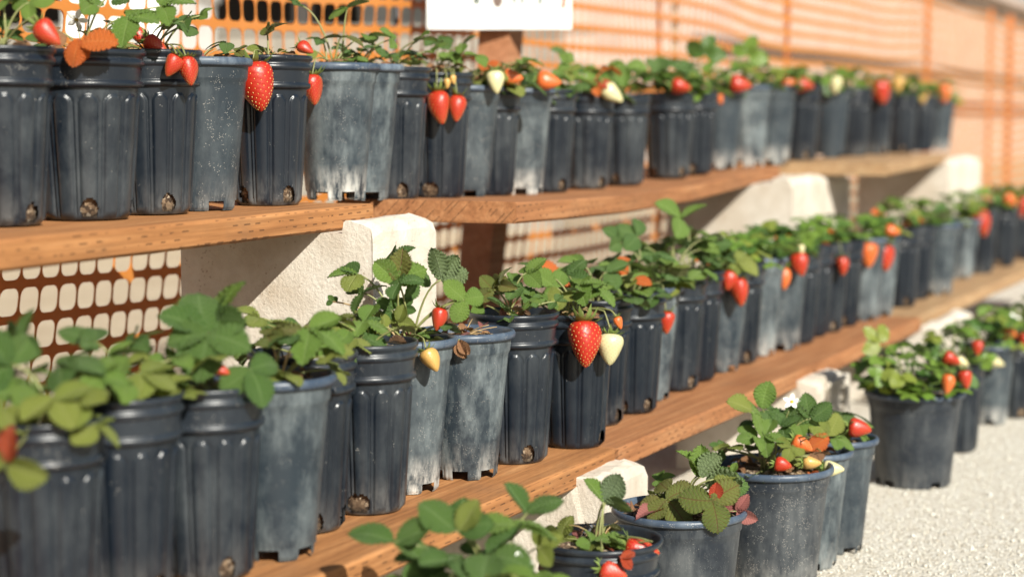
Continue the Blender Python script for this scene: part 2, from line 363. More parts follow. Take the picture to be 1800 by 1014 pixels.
# local axes of a bldg: +x to the right of the picture, +y away from the camera
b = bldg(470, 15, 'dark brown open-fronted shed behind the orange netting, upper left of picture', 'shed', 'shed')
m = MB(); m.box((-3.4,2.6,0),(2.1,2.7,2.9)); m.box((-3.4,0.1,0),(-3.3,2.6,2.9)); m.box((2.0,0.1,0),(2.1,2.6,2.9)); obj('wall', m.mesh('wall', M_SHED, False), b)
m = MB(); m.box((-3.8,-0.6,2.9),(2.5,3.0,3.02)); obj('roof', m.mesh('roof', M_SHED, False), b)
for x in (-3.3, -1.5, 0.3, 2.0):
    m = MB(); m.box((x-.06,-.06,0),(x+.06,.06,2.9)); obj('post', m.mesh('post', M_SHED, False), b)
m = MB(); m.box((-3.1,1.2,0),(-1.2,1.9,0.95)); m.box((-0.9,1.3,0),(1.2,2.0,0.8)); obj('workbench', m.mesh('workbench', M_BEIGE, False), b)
b = bldg(330, 13.2, 'low beige block wall behind the netting, in front of the dark shed', 'block_wall', 'wall')
m = MB()
for r in range(7):
    for k in range(13):
        x = -2.6 + k*0.41 + (r % 2)*0.2
        m.box((x, 0, r*0.205), (x+0.4, 0.2, r*0.205+0.198))
obj('block', m.mesh('block', M_BEIGE, False), b, kind='stuff')
m = MB(); m.box((-2.65,-0.03,1.436),(2.95,0.23,1.48)); obj('coping', m.mesh('coping', M_BEIGE, False), b)
def trailer(px, d, L, H, label):
    b = bldg(px, d, label, 'utility_trailer', 'trailer')
    m = MB(); m.box((-L/2,0,0.45),(L/2,1.8,H)); obj('body', m.mesh('body', M_WHITE, False), b)
    m = MB(); m.box((-L/2-.03,-.03,H),(L/2+.03,1.83,H+.06)); obj('roof', m.mesh('roof', M_WHITE, False), b)
    m = MB(); m.box((-L/2-.02,-.015,0.42),(L/2+.02,-.002,0.54)); obj('skirt', m.mesh('skirt', M_BEIGE, False), b)
    m = MB(); m.box((L*0.18,-.02,0.6),(L*0.38,-.003,H-.2)); dr = obj('door', m.mesh('door', M_WHITE, False), b)
    m = MB(); m.box((L*0.20,-.05,1.2),(L*0.22,-.022,1.35)); obj('handle', m.mesh('handle', M_BLACKM, False), dr)
    for x in (-L*0.12, L*0.06):
        m = MB(); m.lathe([(0.0,-.09),(0.2,-.09),(0.32,-.08),(0.34,0),(0.32,.08),(0.2,.09),(0,.09)], 20)
        obj('wheel', m.mesh('wheel', M_RUB), b, mtx=Matrix.Translation((x, 0.1, 0.34)) @ Matrix.Rotation(math.pi/2, 4, 'X'))
trailer(800, 17, 1.75, 2.6, 'bright white box trailer behind the sign and the netting')
trailer(205, 11, 0.62, 1.62, 'small white trailer behind the netting, at the upper left')
# long pink-grey building running away on the right
bp = thing('warehouse', 'long pink-grey low building with a dark strip behind the netting at the right', 'building', (17.2, 6.5, 0))
m = MB(); m.box((0,0,0.75),(50,2.0,3.2)); obj('wall', m.mesh('wall', M_PINK, False), bp)
m = MB(); m.box((-.03,-.05,0),(50.03,2.0,0.745)); obj('plinth', m.mesh('plinth', M_PINK, False), bp)
m = MB(); m.box((-.03,-.03,0.95),(50.03,-.004,1.16)); obj('stripe', m.mesh('stripe', M_MAROON, False), bp)
m = MB(); m.box((-.3,-.4,3.205),(50.3,2.3,3.34)); obj('roof', m.mesh('roof', M_PINK, False), bp)
m = MB(); m.box((2,-.09,1.60),(50,-.01,1.74)); obj('dark_strip', m.mesh('dark_strip', M_DARKG, False), bp)  # long thin dark strip along the middle of the wall face
for k in range(12):
    m = MB(); m.box((1.5+k*4,-.05,1.2),(1.58+k*4,-.005,3.2)); obj('pilaster', m.mesh('pilaster', M_PINK, False), bp)

# ------------------------------------------------------------------ orange safety netting fence
FY = 2.05
fence = thing('safety_fence', 'orange plastic safety netting fence strung on stakes behind the shelves', 'fence', (0, FY, 0))
def netting():
    pw, ph = 0.056, 0.060
    x0, x1 = 0.9, 17.0; nz0, nz1 = -7, 16            # bands at Z = 0.52 + 0.06 k
    ncol = int((x1-x0)/pw)
    V = []; Fc = []
    def P(x, z):
        sag = 0.016*math.sin(x*1.35+0.6) + 0.008*math.sin(x*3.1+z*1.5) + 0.02*math.sin(x*0.55)*max(0, (z-0.5))
        lean = 0.20*(min(z, 0.75)-0.75) + 0.012*math.sin(x*1.9+z*4) + 0.006*math.sin(z*11+x*0.7)
        y = 0.012*math.sin(x*2.1+z*3) + 0.01*math.sin(x*5.3+1+z*7)
        return (x + lean, y, z + sag)
    for i in range(ncol):
        xa = x0+i*pw; far = xa > 6.5
        K = 2 if far else 4
        hw, hh = pw*0.5-(0.0036 if far else 0.0021), ph*0.5-(0.0085 if far else 0.0070); rr = min(hw, hh)*0.62
        inner = []
        for cx, cz, a0 in ((hw-rr, hh-rr, 0), (-(hw-rr), hh-rr, 90), (-(hw-rr), -(hh-rr), 180), (hw-rr, -(hh-rr), 270)):
            for k in range(K):
                a = math.radians(a0 + 90*k/(K-1)); inner.append((cx+rr*math.cos(a), cz+rr*math.sin(a)))
        corners = [(pw/2, ph/2), (-pw/2, ph/2), (-pw/2, -ph/2), (pw/2, -ph/2)]
        for j in range(nz0, nz1):
            cxm, czm = xa+pw/2, 0.52+ph*(j+0.5)
            base = len(V)
            outl = corners + inner
            for th in ((-0.0011, 0.0011) if not far else (0.0,)):
                for (a, c) in outl:
                    q = P(cxm+a, czm+c); V.append((q[0], q[1]+th, q[2]))
            n = len(outl); ni = len(inner)
            for side in range(1 if far else 2):
                off = base + side*n
                def add(f): Fc.append(tuple(off+q for q in (f if side == 0 else f[::-1])))
                for c in range(4):
                    for k in range(K-1):
                        add((c, 4+c*K+k, 4+c*K+k+1)[::-1])
                    c2 = (c+1) % 4
                    add((c, 4+c*K+K-1, 4+((c+1)*K) % ni, c2)[::-1])
            if not far:
                for k in range(ni):
                    a, c2 = base+4+k, base+4+(k+1) % ni
                    Fc.append((a, c2, c2+n, a+n))
    me = bpy.data.meshes.new('netting'); me.from_pydata(V, [], Fc); me.materials.append(M_NET); me.update()
    return me
obj('netting', netting(), fence, kind='stuff')
for px, w_, mt in ((1160, .010, M_ORM), (1187, .014, M_STAKE), (1385, .016, M_ORM), (1632, .022, M_ORM), (1742, .020, M_ORM), (1778, .035, M_ORM)):
    q = at_y(px, 120, FY+0.02); m = MB(); m.box((-w_, 0.018, 0), (w_, 0.018+w_, 1.52)); obj('stake', m.mesh('stake', mt, False), fence, (q.x, 0, 0))
q = at_y(716, 30, FY); m = MB(); m.tube([(-.02,.03,0),(0,.03,0.7),(0.03,.03,1.5)], .006, .006, 8); obj('stake', m.mesh('stake', M_BLACKM), fence, (q.x-.01, 0, 0), label='thin black metal stake')

# ------------------------------------------------------------------ shelf planks (two by twelve lumber)
def plank(xa, ya, xb, yb, za, zb, width, mt, label, group='shelf planks', zfun=None):
    """front edge from (xa,ya) to (xb,yb); top surface za..zb; a subdivided, slightly worn board"""
    L = math.hypot(xb-xa, yb-ya); an = math.atan2(yb-ya, xb-xa); th = 0.038
    nx = max(12, int(L/0.05)); rg = random.Random(label)
    prof = [(0.004,0),(0.0,0.004),(0.0,th-0.005),(0.0012,th-0.0016),(0.005,th),(width*0.33,th),(width*0.66,th),(width-0.005,th),(width,th-0.005),(width,0.004),(width-0.004,0)]
    ph = [rg.uniform(0, 6) for _ in range(6)]
    m = MB(); n = len(prof); vs = []
    for i in range(nx+1):
        x = L*i/nx
        for k, (y, z) in enumerate(prof):
            wob = 0.0022*math.sin(x*2.3+ph[0]) + 0.0012*math.sin(x*9+ph[1]) + 0.0005*rg.uniform(-1, 1)
            cup = 0.0018*math.sin(math.pi*y/width)*math.sin(x*1.7+ph[2])
            e = 0.0
            if i in (0, nx): e = (0.0025 if i == 0 else -0.0025) + rg.uniform(-.001, .001)
            if zfun: cup += zfun(xa + x*math.cos(an)) - (za + (zb-za)*i/nx)
            vs.append((x+e*0 + (rg.uniform(-.0015,.0015) if i in (0, nx) else 0), y + (wob if k < 5 else 0), z + cup))
    fs = [(i*n+k, (i+1)*n+k, (i+1)*n+(k+1) % n, i*n+(k+1) % n) for i in range(nx) for k in range(n)]
    fs += [tuple(range(n)), tuple(nx*n+k for k in range(n))[::-1]]
    fs = [f[::-1] for f in fs]
    m.add(vs, fs); me = m.mesh('shelf_plank', mt, True)
    for p in me.polygons: p.use_smooth = False
    o = thing('shelf_plank', label, 'plank', (xa, ya, za-th), group, me=me)
    o.rotation_euler = (0, -math.atan2(zb-za, L), an)
    return o
ZA, ZM = 0.655, 0.240
def zc(x): return float(np.interp(x, [2.6, 2.85, 3.2, 3.6, 4.2, 4.7, 5.0], [.656, .653, .644, .637, .637, .648, .660]))
ZD = 0.667
pa0, pa1 = at_z(0, 480, ZA-.038), at_z(600, 405, ZA-.038)
sl = (pa1.y-pa0.y)/(pa1.x-pa0.x)
XA1 = at_z(652, 398, ZA-.038).x
plank(0.2, pa0.y-sl*(pa0.x-0.2), XA1, pa0.y+sl*(XA1-pa0.x), ZA, ZA, .286, M_WOOD, 'orange-brown shelf plank at the left end of the top shelf')
pc0, pc1 = at_z(905, 395, zc(2.95)-.038), at_z(1370, 316, zc(4.95)-.038)
plank(pc0.x, pc0.y, pc1.x, pc1.y, zc(pc0.x), zc(pc1.x), .34, M_WOODR, 'reddish middle plank of the top shelf, its near end showing left of centre', zfun=zc)
pd0, pd1 = at_z(1562, 309, ZD-.038), at_z(1672, 286, ZD-.038)
plank(pd0.x, pd0.y, pd1.x, pd1.y, ZD, ZD, .38, M_WOODT, 'tan plank at the far right end of the top shelf')
pass
pm0, pm1 = at_z(700, 1000, ZM-.038), at_z(1520, 628, ZM-.038)
slm = (pm1.y-pm0.y)/(pm1.x-pm0.x)
def ym(x): return pm0.y + slm*(x-pm0.x)
XM1 = at_z(1078, 826, ZM-.038).x; XM2 = at_z(1612, 582, ZM-.038).x
plank(0.6, ym(0.6), XM1-.004, ym(XM1), ZM, ZM, .286, M_WOOD, 'orange-brown near plank of the lower shelf, under the leftmost pots')
plank(XM1+.004, ym(XM1)-.004, XM2, ym(XM2), ZM-.001, ZM, .286, M_WOODR, 'reddish plank of the lower shelf ending in mid-picture at the right')
plank(XM2+.03, ym(XM2)+.015, XM2+2.9, ym(XM2+2.9)+.03, ZM, ZM+.005, .29, M_WOODT, 'tan plank at the far right end of the lower shelf')

# ------------------------------------------------------------------ concrete support blocks
def block(x, y, z0, w_, d_, h, lip, label, slot=False):
    """w along the row, d front to back; a raised lip at the front holds the plank"""
    rg = random.Random(label); m = MB()
    ls = 0.055
    prof = [(0,0),(0,h+lip-.022),(0.006,h+lip-.006),(0.02,h+lip),(ls-.004,h+lip-.003),(ls,h+lip-.008),(ls+.002,h),(d_*0.6,h),(d_,h),(d_,0)]
    nx = 8; n = len(prof); vs = []
    for i in range(nx+1):
        t_ = i/nx
        e = 0.012 if i in (0, nx) else 0.0
        for k, (yy, zz) in enumerate(prof):
            zz2 = zz - (0.010 if (i in (0, nx) and k in (1, 2, 3)) else 0) - (0.004 if i in (1, nx-1) and k in (2, 3) else 0)
            vs.append((x + w_*t_ + rg.uniform(-.0015, .0015), y + yy + rg.uniform(-.0015, .0015), z0 + zz2 + (rg.uniform(-.0025, .0025) if k in (3, 4, 5) else 0)))
    fs = [(i*n+k, (i+1)*n+k, (i+1)*n+(k+1) % n, i*n+(k+1) % n)[::1] for i in range(nx) for k in range(n)]
    fs += [tuple(range(n)), tuple(nx*n+k for k in range(n))[::-1]]
    m.add([(a-x, b_-y, c-z0) for a, b_, c in vs], [f[::-1] for f in fs])
    if slot:
        m.box((w_*0.22, -.012, 0), (w_*0.34, -.0005, h+lip-.03)); m.box((w_*0.86, -.012, 0), (w_*0.97, -.0005, h+lip-.03)); m.box((w_*0.22, -.012, h+lip-.03), (w_*0.97, -.0005, h+lip-.012))
    me = m.mesh('concrete_block', M_CONC, False)
    return thing('concrete_block', label, 'concrete block', (x, y, z0), 'concrete support blocks', me=me)
xb = at_y(657, 400, 1.36).x; xb2 = at_y(766, 390, 1.36).x
ztop = ZA-.038-.001
block(xb, 1.36, 0.20, xb2-xb, 0.36, ztop-.20, .024, 'pale concrete block holding the top shelf, half in shadow, left of centre')
block(xb+.02, 1.38, 0.001, xb2-xb-.03, 0.34, 0.197, 0, 'concrete block at the foot of the left support stack, behind the lower shelf')
xq = at_y(1392, 330, 1.36).x; xq2 = at_y(1456, 310, 1.36).x
block(xq, 1.36, 0.20, xq2-xq, 0.36, zc(4.95)-.039-.20, .022, 'pale concrete block under the middle joint of the top shelf, right of centre')
block(xq+.02, 1.38, 0.001, xq2-xq-.03, 0.34, 0.197, 0, 'concrete block at the foot of the middle support stack')
block(xq2+.16, 1.42, 0.20, 0.36, 0.34, ZD-.039-.20, 0, 'dim pale concrete block just right of the middle joint support')
block(xq2+.16, 1.43, 0.001, 0.36, 0.32, 0.197, 0, 'foot block just right of the middle support stack')
xr = at_y(1690, 300, 1.36).x; xr2 = at_y(1732, 285, 1.36).x
block(xr-.25, 1.36, 0.20, xr2-xr+.15, 0.36, ZD-.039-.20, .022, 'pale concrete block under the far right end of the top shelf')
block(xr-.23, 1.38, 0.001, xr2-xr+.12, 0.34, 0.197, 0, 'foot block of the far right top shelf support')
for pxa, pxb, yt, lab in ((1062, 1138, 840, 'white concrete block jutting out under the lower shelf beside the ground pots'), (1440, 1486, 660, 'slotted concrete block under the lower shelf, right of centre'), (1655, 1712, 505, 'far pale concrete block under the lower shelf at the right')):
    ya = ym(at_y(pxa, yt, 1.06).x)-.05
    xa_, xb_ = at_y(pxa, yt, ya).x, at_y(pxb, yt, ya).x
    block(xa_, ya, 0.001, xb_-xa_, 0.33, ZM-.0395, .022, lab, slot='slotted' in lab)

# ------------------------------------------------------------------ sign on its post
q0 = at_y(880, 70, 1.83); q1 = at_y(846, 470, 1.83)
post = thing('sign_post', 'square wooden post behind the top shelf carrying the white sign', 'post', (q1.x, 1.83, 0))
m = MB(); hw = .040; slope_x = (q0.x-q1.x)/(q0.z-q1.z)
def shear(zz): return slope_x*(zz-q1.z)
vs = [(sx_*hw + shear(zz), sy_*hw, zz) for zz in (0.0, 1.35) for sx_, sy_ in ((-1,-1),(1,-1),(1,1),(-1,1))]
m.add(vs, ((0,3,2,1),(4,5,6,7),(0,1,5,4),(1,2,6,5),(2,3,7,6),(3,0,4,7)))
obj('shaft', m.mesh('shaft', M_POST, False), post)
sp = at_depth(878, 20, depth(q0)-0.075)
sw = 255/F*depth(sp); bot = at_depth(878, 52, depth(sp)).z
sign = thing('sign', 'white sign board with cut-off dark lettering on the wooden post', 'sign', (sp.x, sp.y, bot), rz=_t - math.pi/2)
m = MB(); m.box((-sw/2, 0, 0), (sw/2, 0.014, 0.30)); obj('board', m.mesh('board', M_WHITE, False), sign)
def sx_of(px): return (px-878)/F*depth(sp)
def sz_of(py): return (52-py)/F*depth(sp)
def stroke(pts, wpx, mt):
    """a painted stroke: a thin raised ribbon through the points (photo pixels)"""
    m = MB(); h = wpx/F*depth(sp)/2
    P = [Vector((sx_of(a), 0, sz_of(c))) for a, c in pts]
    for a, c in zip(P[:-1], P[1:]):
        d = (c-a).normalized(); nrm = Vector((-d.z, 0, d.x))*h
        q = [a+nrm, c+nrm, c-nrm, a-nrm]
        m.add([(v.x, -0.0012, v.z) for v in q] + [(v.x, -0.0001, v.z) for v in q], ((0,1,2,3),(0,4,5,1),(1,5,6,2),(2,6,7,3),(3,7,4,0)))
    obj('painted_mark', m.mesh('painted_mark', mt, False), sign)
stroke([(838, 10), (837, -24)], 5, M_INKG); stroke([(831, 2), (845, 1)], 4, M_INKG)
m = MB(); pts = [(875+9.5*math.cos(a)*(1 if math.sin(a) < 0 else 0.9), -3 - (-17 if 0 else 17)*math.sin(a)) for a in [2*math.pi*k/20 for k in range(20)]]
m.add([(sx_of(a), -0.0012, sz_of(c)) for a, c in pts] + [(sx_of(a), -0.0001, sz_of(c)) for a, c in pts], [tuple(range(20))] + [(k, k+20, (k+1) % 20+20, (k+1) % 20) for k in range(20)])
obj('painted_mark', m.mesh('painted_mark', M_INKB, False), sign)
stroke([(904, 7), (905, -24)], 4, M_INKG); stroke([(917, 7), (924, -24)], 4, M_INKG); stroke([(948, 8), (957, -24)], 5, M_INKG); stroke([(990, 15), (992, -10)], 6, M_INKR)

# ------------------------------------------------------------------ pot meshes (unit: metres, base at z = 0)
def fluted_meshes(seed):
    H, RT_, RB = 0.235, 0.0735, 0.0525; n = 224; nf = 13
    rg = random.Random(seed); z1 = H-0.052
    zs = [0.0, 0.0015, 0.004, 0.008] + list(np.linspace(0.012, 0.034, 9)) + list(np.linspace(0.04, z1-0.034, 9)) + list(np.linspace(z1-0.030, z1, 16))
    rad0 = lambda z: RB + (RT_-0.0055-RB)*z/H
    holes = [rg.uniform(0, 1.57) + k*math.pi/2 for k in range(4)]
    ph = rg.uniform(0, 1)
    def rad(a, z):
        r = rad0(z)
        if z < 0.008: r -= 0.004*(1-z/0.008)**2
        u = ((a/(2*math.pi))*nf + ph) % 1 - 0.5                  # across one flute
        wpan = 2*math.pi*r/nf; x = u*wpan
        hwid = wpan*0.41
        top = z1-0.010
        if z > top-hwid: hw_ = math.sqrt(max(0, hwid**2-(z-(top-hwid))**2)) if z < top else 0
        else: hw_ = hwid
        if z < 0.006: hw_ = 0
        dd = hw_ - abs(x)
        if hw_ > 0 and dd > -0.0012:
            r -= 0.0026*math.exp(-(dd/0.0012)**2)
            if dd > 0: r += 0.0028*math.sqrt(max(0, 1-(x/(hwid*1.03))**2))*min(1, dd/0.003)
        if 0.012 < z < top: r += 0.0017*math.exp(-(((abs(u)-0.5)*wpan)/0.0009)**2)*min(1, (top-z)/0.02)
        return r
    vs = [(rad(2*math.pi*k/n, z)*math.cos(2*math.pi*k/n), rad(2*math.pi*k/n, z)*math.sin(2*math.pi*k/n), z) for z in zs for k in range(n)]
    fs = []
    for i in range(len(zs)-1):
        for k in range(n):
            a = 2*math.pi*(k+.5)/n; z = (zs[i]+zs[i+1])/2; hid = False
            for h in holes:
                da = (a-h+math.pi) % (2*math.pi)-math.pi
                if abs(da)*RB < 0.0105 and z > 0.003 and (z-0.016)**2/(0.0145**2) + (da*RB/0.0105)**2 < 1: hid = True
            if not hid: fs.append((i*n+k, i*n+(k+1) % n, (i+1)*n+(k+1) % n, (i+1)*n+k))
    fs.append(tuple(range(n))[::-1])
    m = MB(); m.add(vs, fs)
    plug = []
    body = m.mesh('pot', M_FLUTE)
    # inside root ball shows through the drain holes
    m = MB(); m.lathe([(0.0,0.003),(RB-0.006,0.003),(rad0(0.05)-0.005,0.05),(0,0.05)], 32)
    ball = m.mesh('root_ball', M_SOIL)
    # rim: lip bead, collar, second bead, then down inside
    R = RT_; zt = H
    pr = [(rad0(z1)+.0002, z1-0.001), (R-0.0035, z1+0.001), (R-0.0022, z1+0.004), (R-0.0026, z1+0.008), (R-0.0058, z1+0.0095), (R-0.0058, z1+0.0105), (R-0.0042, z1+0.028), (R-0.0042, z1+0.029),
          (R-0.0008, z1+0.0305), (R-0.0002, z1+0.034), (R-0.0008, z1+0.0375), (R-0.0030, z1+0.039), (R-0.0030, z1+0.0425), (R+0.0004, zt-0.007), (R+0.0012, zt-0.003), (R+0.0002, zt), (R-0.0022, zt+0.0003), (R-0.0035, zt-0.003), (R-0.006, z1+0.02), (rad0(z1)-0.004, z1-0.02), (rad0(0.12)-0.004, 0.12)]
    m = MB(); m.lathe(pr, 72); rim = m.mesh('rim', M_RIMF)
    return body, ball, rim, H, RT_-0.007
def smooth_meshes(seed, H, RT_, RB, mbody, mrim):
    n = 144; rg = random.Random(seed)
    zs = [0.0, 0.001, 0.003] + list(np.linspace(0.006, 0.022, 9)) + list(np.linspace(0.03, H-0.045, 8)) + [H-0.036, H-0.031, H-0.0295, H-0.026, H-0.016, H-0.012]
    k_ = RT_/0.077
    def rad0(z): return RB + (RT_-0.007-RB)*z/H
    holes = [rg.uniform(0, 0.8) + q*math.pi/3 for q in range(6)]
    def rad(a, z):
        r = rad0(z)
        if z > H-0.032: r += 0.0022
        if z < 0.024:                               # little foot ribs
            rb = max(0, math.cos(a*42))**3
            r += (0.0016*rb - 0.0012)*min(1, (0.024-z)/0.008)
        if z < 0.003: r -= 0.002
        return r
    vs = [(rad(2*math.pi*k/n, z)*math.cos(2*math.pi*k/n), rad(2*math.pi*k/n, z)*math.sin(2*math.pi*k/n), z) for z in zs for k in range(n)]
    fs = []
    for i in range(len(zs)-1):
        for k in range(n):
            a = 2*math.pi*(k+.5)/n; z = (zs[i]+zs[i+1])/2
            hid = any(abs((a-h+math.pi) % (2*math.pi)-math.pi)*RB < 0.0125 and z < 0.0145 for h in holes)
            if not hid: fs.append((i*n+k, i*n+(k+1) % n, (i+1)*n+(k+1) % n, (i+1)*n+k))
    m = MB(); m.add(vs, fs); body = m.mesh('pot', mbody)
    m = MB(); m.lathe([(0.0,0.012),(RB-0.016,0.011),(RB-0.008,0.016),(rad0(0.05)-0.005,0.05),(0,0.05)], 32); ball = m.mesh('root_ball', M_SOIL)
    R = RT_; pr = [(rad(0.03, H-0.012)+.0002, H-0.013), (R-0.003, H-0.0125), (R-0.0005, H-0.0115), (R+0.0008, H-0.008), (R+0.0006, H-0.004), (R-0.0012, H-0.001), (R-0.004, H), (R-0.0065, H-0.0015), (R-0.008, H-0.006), (R-0.0095, H-0.03), (rad0(H*0.6)-0.004, H*0.6)]
    m = MB(); m.lathe(pr, 72); rim = m.mesh('rim', mrim)
    return body, ball, rim, H, RT_-0.011
POTS = {'f': [fluted_meshes(k) for k in range(4)],
        's': [smooth_meshes(10+k, 0.225, 0.0785, 0.0500, M_SMOOTH, M_RIMS) for k in range(3)],
        'w': [smooth_meshes(20+k, 0.207, 0.108, 0.080, M_WIDE, M_RIMS) for k in range(2)]}
def soil_mesh(R, seed):
    rg = random.Random(seed); m = MB(); n = 40; vs = []; rings = 9
    for i in range(rings+1):
        for k in range(n):
            r = R*i/rings; vs.append((r*math.cos(2*math.pi*k/n), r*math.sin(2*math.pi*k/n), 0.006*(1-(i/rings)**2) + (rg.uniform(-.0035, .0035) if 0 < i < rings else 0)))
    fs = [(i*n+k, (i+1)*n+k, (i+1)*n+(k+1) % n, i*n+(k+1) % n) for i in range(rings) for k in range(n)]
    for _ in range(70):                             # bark crumbs
        a, r = rg.uniform(0, 6.28), R*0.96*math.sqrt(rg.random()); s = rg.uniform(.0015, .005)
        m2 = Matrix.Translation((r*math.cos(a), r*math.sin(a), .004)) @ Matrix.Rotation(rg.uniform(0, 6), 4, 'Z') @ Matrix.Rotation(rg.uniform(-.8, .8), 4, 'X')
        m.box((-s, -s*0.5, -s*0.4), (s, s*0.5, s*0.4), m2)
    m.add(vs, fs); return m.mesh('soil', M_SOIL, False)
SOIL = {'f': soil_mesh(.0675, 1), 's': soil_mesh(.0665, 2), 'w': soil_mesh(.0975, 3)}

# ------------------------------------------------------------------ leaflets
def leaflet(seed, W=0.86, fold=0.25, droop=0.22, nv=33, nu=4, pleat=0.036):
    rg = random.Random(seed); vs = []; uvs = []
    asym = rg.uniform(-.05, .05); tw = rg.uniform(-.3, .3)
    for i in range(nv+1):
        v = i/nv
        wprof = (max(0, math.sin(math.pi*min(1, v**0.86*0.97+0.03))))**0.72 * (0.72+0.42*v)
        if v > 0.93: wprof *= 1 - 0.35*((v-0.93)/0.07)**2
        tooth = 1.0 + (0.085 if i % 2 else -0.045)*(1 if 0.22 < v < 0.99 else 0) + rg.uniform(-.015, .015)
        for j in range(-nu, nu+1):
            u = j/nu
            tt = tooth if abs(j) == nu else 1.0
            x = u*W/2*wprof*tt + asym*math.sin(math.pi*v)
            fwd = 0.05 if (abs(j) == nu and i % 2 and v > 0.2) else 0
            y = v + fwd - 0.10*(abs(u)**2)*v*0.4
            ph_ = (v - 0.31*abs(u))*8.5
            z = fold*abs(x) - droop*v*v - 0.35*x*x + pleat*math.cos(2*math.pi*ph_)*min(1, abs(u)*2)*(1-v*0.3) + tw*x*v*0.5 + 0.012*math.sin(7*v+seed+3*u)
            vs.append((x, y, z)); uvs.append((u*0.5*min(1.0, 0.25+wprof)+0.5, v))
    w_ = 2*nu+1
    fs = [(i*w_+j, i*w_+j+1, (i+1)*w_+j+1, (i+1)*w_+j) for i in range(nv) for j in range(w_-1)]
    return vs, fs, uvs
LV = [leaflet(1), leaflet(2, 0.80, 0.45, 0.1), leaflet(3, 0.92, 0.12, 0.35), leaflet(4, 0.84, 0.3, 0.45), leaflet(5, 0.78, 0.6, -0.05), leaflet(6, 0.7, 0.9, 0.5)]
LVL = [leaflet(k, 0.84, 0.3, 0.2, 10, 2) for k in (1, 2, 3)]
_lm = {}
def leaflet_mesh(var, c, low=False):
    key = (var, c, low)
    if key not in _lm:
        vs, fs, uvs = (LVL if low else LV)[var]; m = MB(); m.add(vs, fs); _lm[key] = m.mesh('leaflet', ML[c], True, uvs)
    return _lm[key]
def frame(t, n):
    t = t.normalized(); n = (n - t*n.dot(t)).normalized(); x = t.cross(n)
    return Matrix((x, t, n)).transposed()
def bez(a, b, rise, k=7):
    a, b = Vector(a), Vector(b); c = a.lerp(b, 0.35) + Vector((0, 0, rise))
    return [a*(1-s)**2 + c*2*s*(1-s) + b*s*s for s in [i/k for i in range(k+1)]]
RG = random.Random(11)
def add_leaf(P, hub, t, n, size, c='g', vars_=None, cols=None, low=False, pet=None, spread=None, n3=3, label=None):
    """hub, t (terminal leaflet direction) and n (upper side) in world space"""
    th = P['thing']; crown = P['crown'] + Vector((RG.uniform(-.012,.012), RG.uniform(-.012,.012), 0))
    base = th.location
    t = t.normalized(); n = (n - t*n.dot(t)).normalized()
    m = MB(); rise = max(0.01, (hub.z-crown.z))*0.55
    m.tube([p-crown for p in bez(crown, hub, rise, 4 if low else 8)], 0.0019 if not low else .0022, 0.0012, 4 if low else 6)
    if low:
        vs_all = MB(); uvs = []
        pc = m
        lf = obj('leaf', None, th)  if False else None
        for k, ang in enumerate((0, 80, -80)[:n3]):
            R = frame(Matrix.Rotation(math.radians(ang+RG.uniform(-12, 12)), 3, n) @ t, n + Vector((RG.uniform(-.35,.35), RG.uniform(-.35,.35), 0)))
            vs, fs, uu = LVL[RG.randrange(3)]; s = size*RG.uniform(.85, 1.1)
            pc.add([R @ (Vector(q)*s) + (hub-crown) for q in vs], fs)
        me = pc.mesh('leaf', ML[c]); o = obj('leaf', me, th, crown-base)
        return o
    o = obj('leaf', m.mesh('leaf', pet or M_PET), th, crown-base, label=label)
    sp = spread or RG.uniform(68, 95)
    for k, ang in enumerate((0, sp, -sp)[:n3]):
        R = frame(Matrix.Rotation(math.radians(ang+RG.uniform(-10, 10)), 3, n) @ t, n + Vector((RG.uniform(-.28,.28), RG.uniform(-.28,.28), RG.uniform(-.1,.1))))
        s = size*RG.uniform(.88, 1.08)*(1.0 if k == 0 else 0.95)
        cc = cols[k] if cols else c
        me = leaflet_mesh(vars_[k] if vars_ else RG.randrange(5), cc)
        obj('leaflet', me, o, mtx=Matrix.Translation(hub-crown) @ R.to_4x4() @ Matrix.Scale(s, 4))
    return o
def fill_leaves(P, n, spread=0.085, hmax=0.075, smin=0.03, smax=0.052, cols='gggdy', low=False, bias=None):
    for _ in range(n):
        a = RG.uniform(0, 2*math.pi); r = spread*math.sqrt(RG.uniform(0.04, 1)); h = RG.uniform(0.008, hmax)*(1.05-0.35*r/spread)
        d = Vector((math.cos(a), math.sin(a), 0)); hub = P['crown'] + d*r + Vector((0, 0, h))
        if bias: hub += bias*RG.uniform(0.3, 1)
        t = d + Vector((RG.uniform(-.5,.5), RG.uniform(-.5,.5), RG.uniform(-.45,.35)))
        nn = Vector((0, 0, 1)) + Vector((RG.uniform(-.55,.35), RG.uniform(-.65,.25), 0))
        add_leaf(P, hub, t, nn, RG.uniform(smin, smax), RG.choice(cols), low=low)
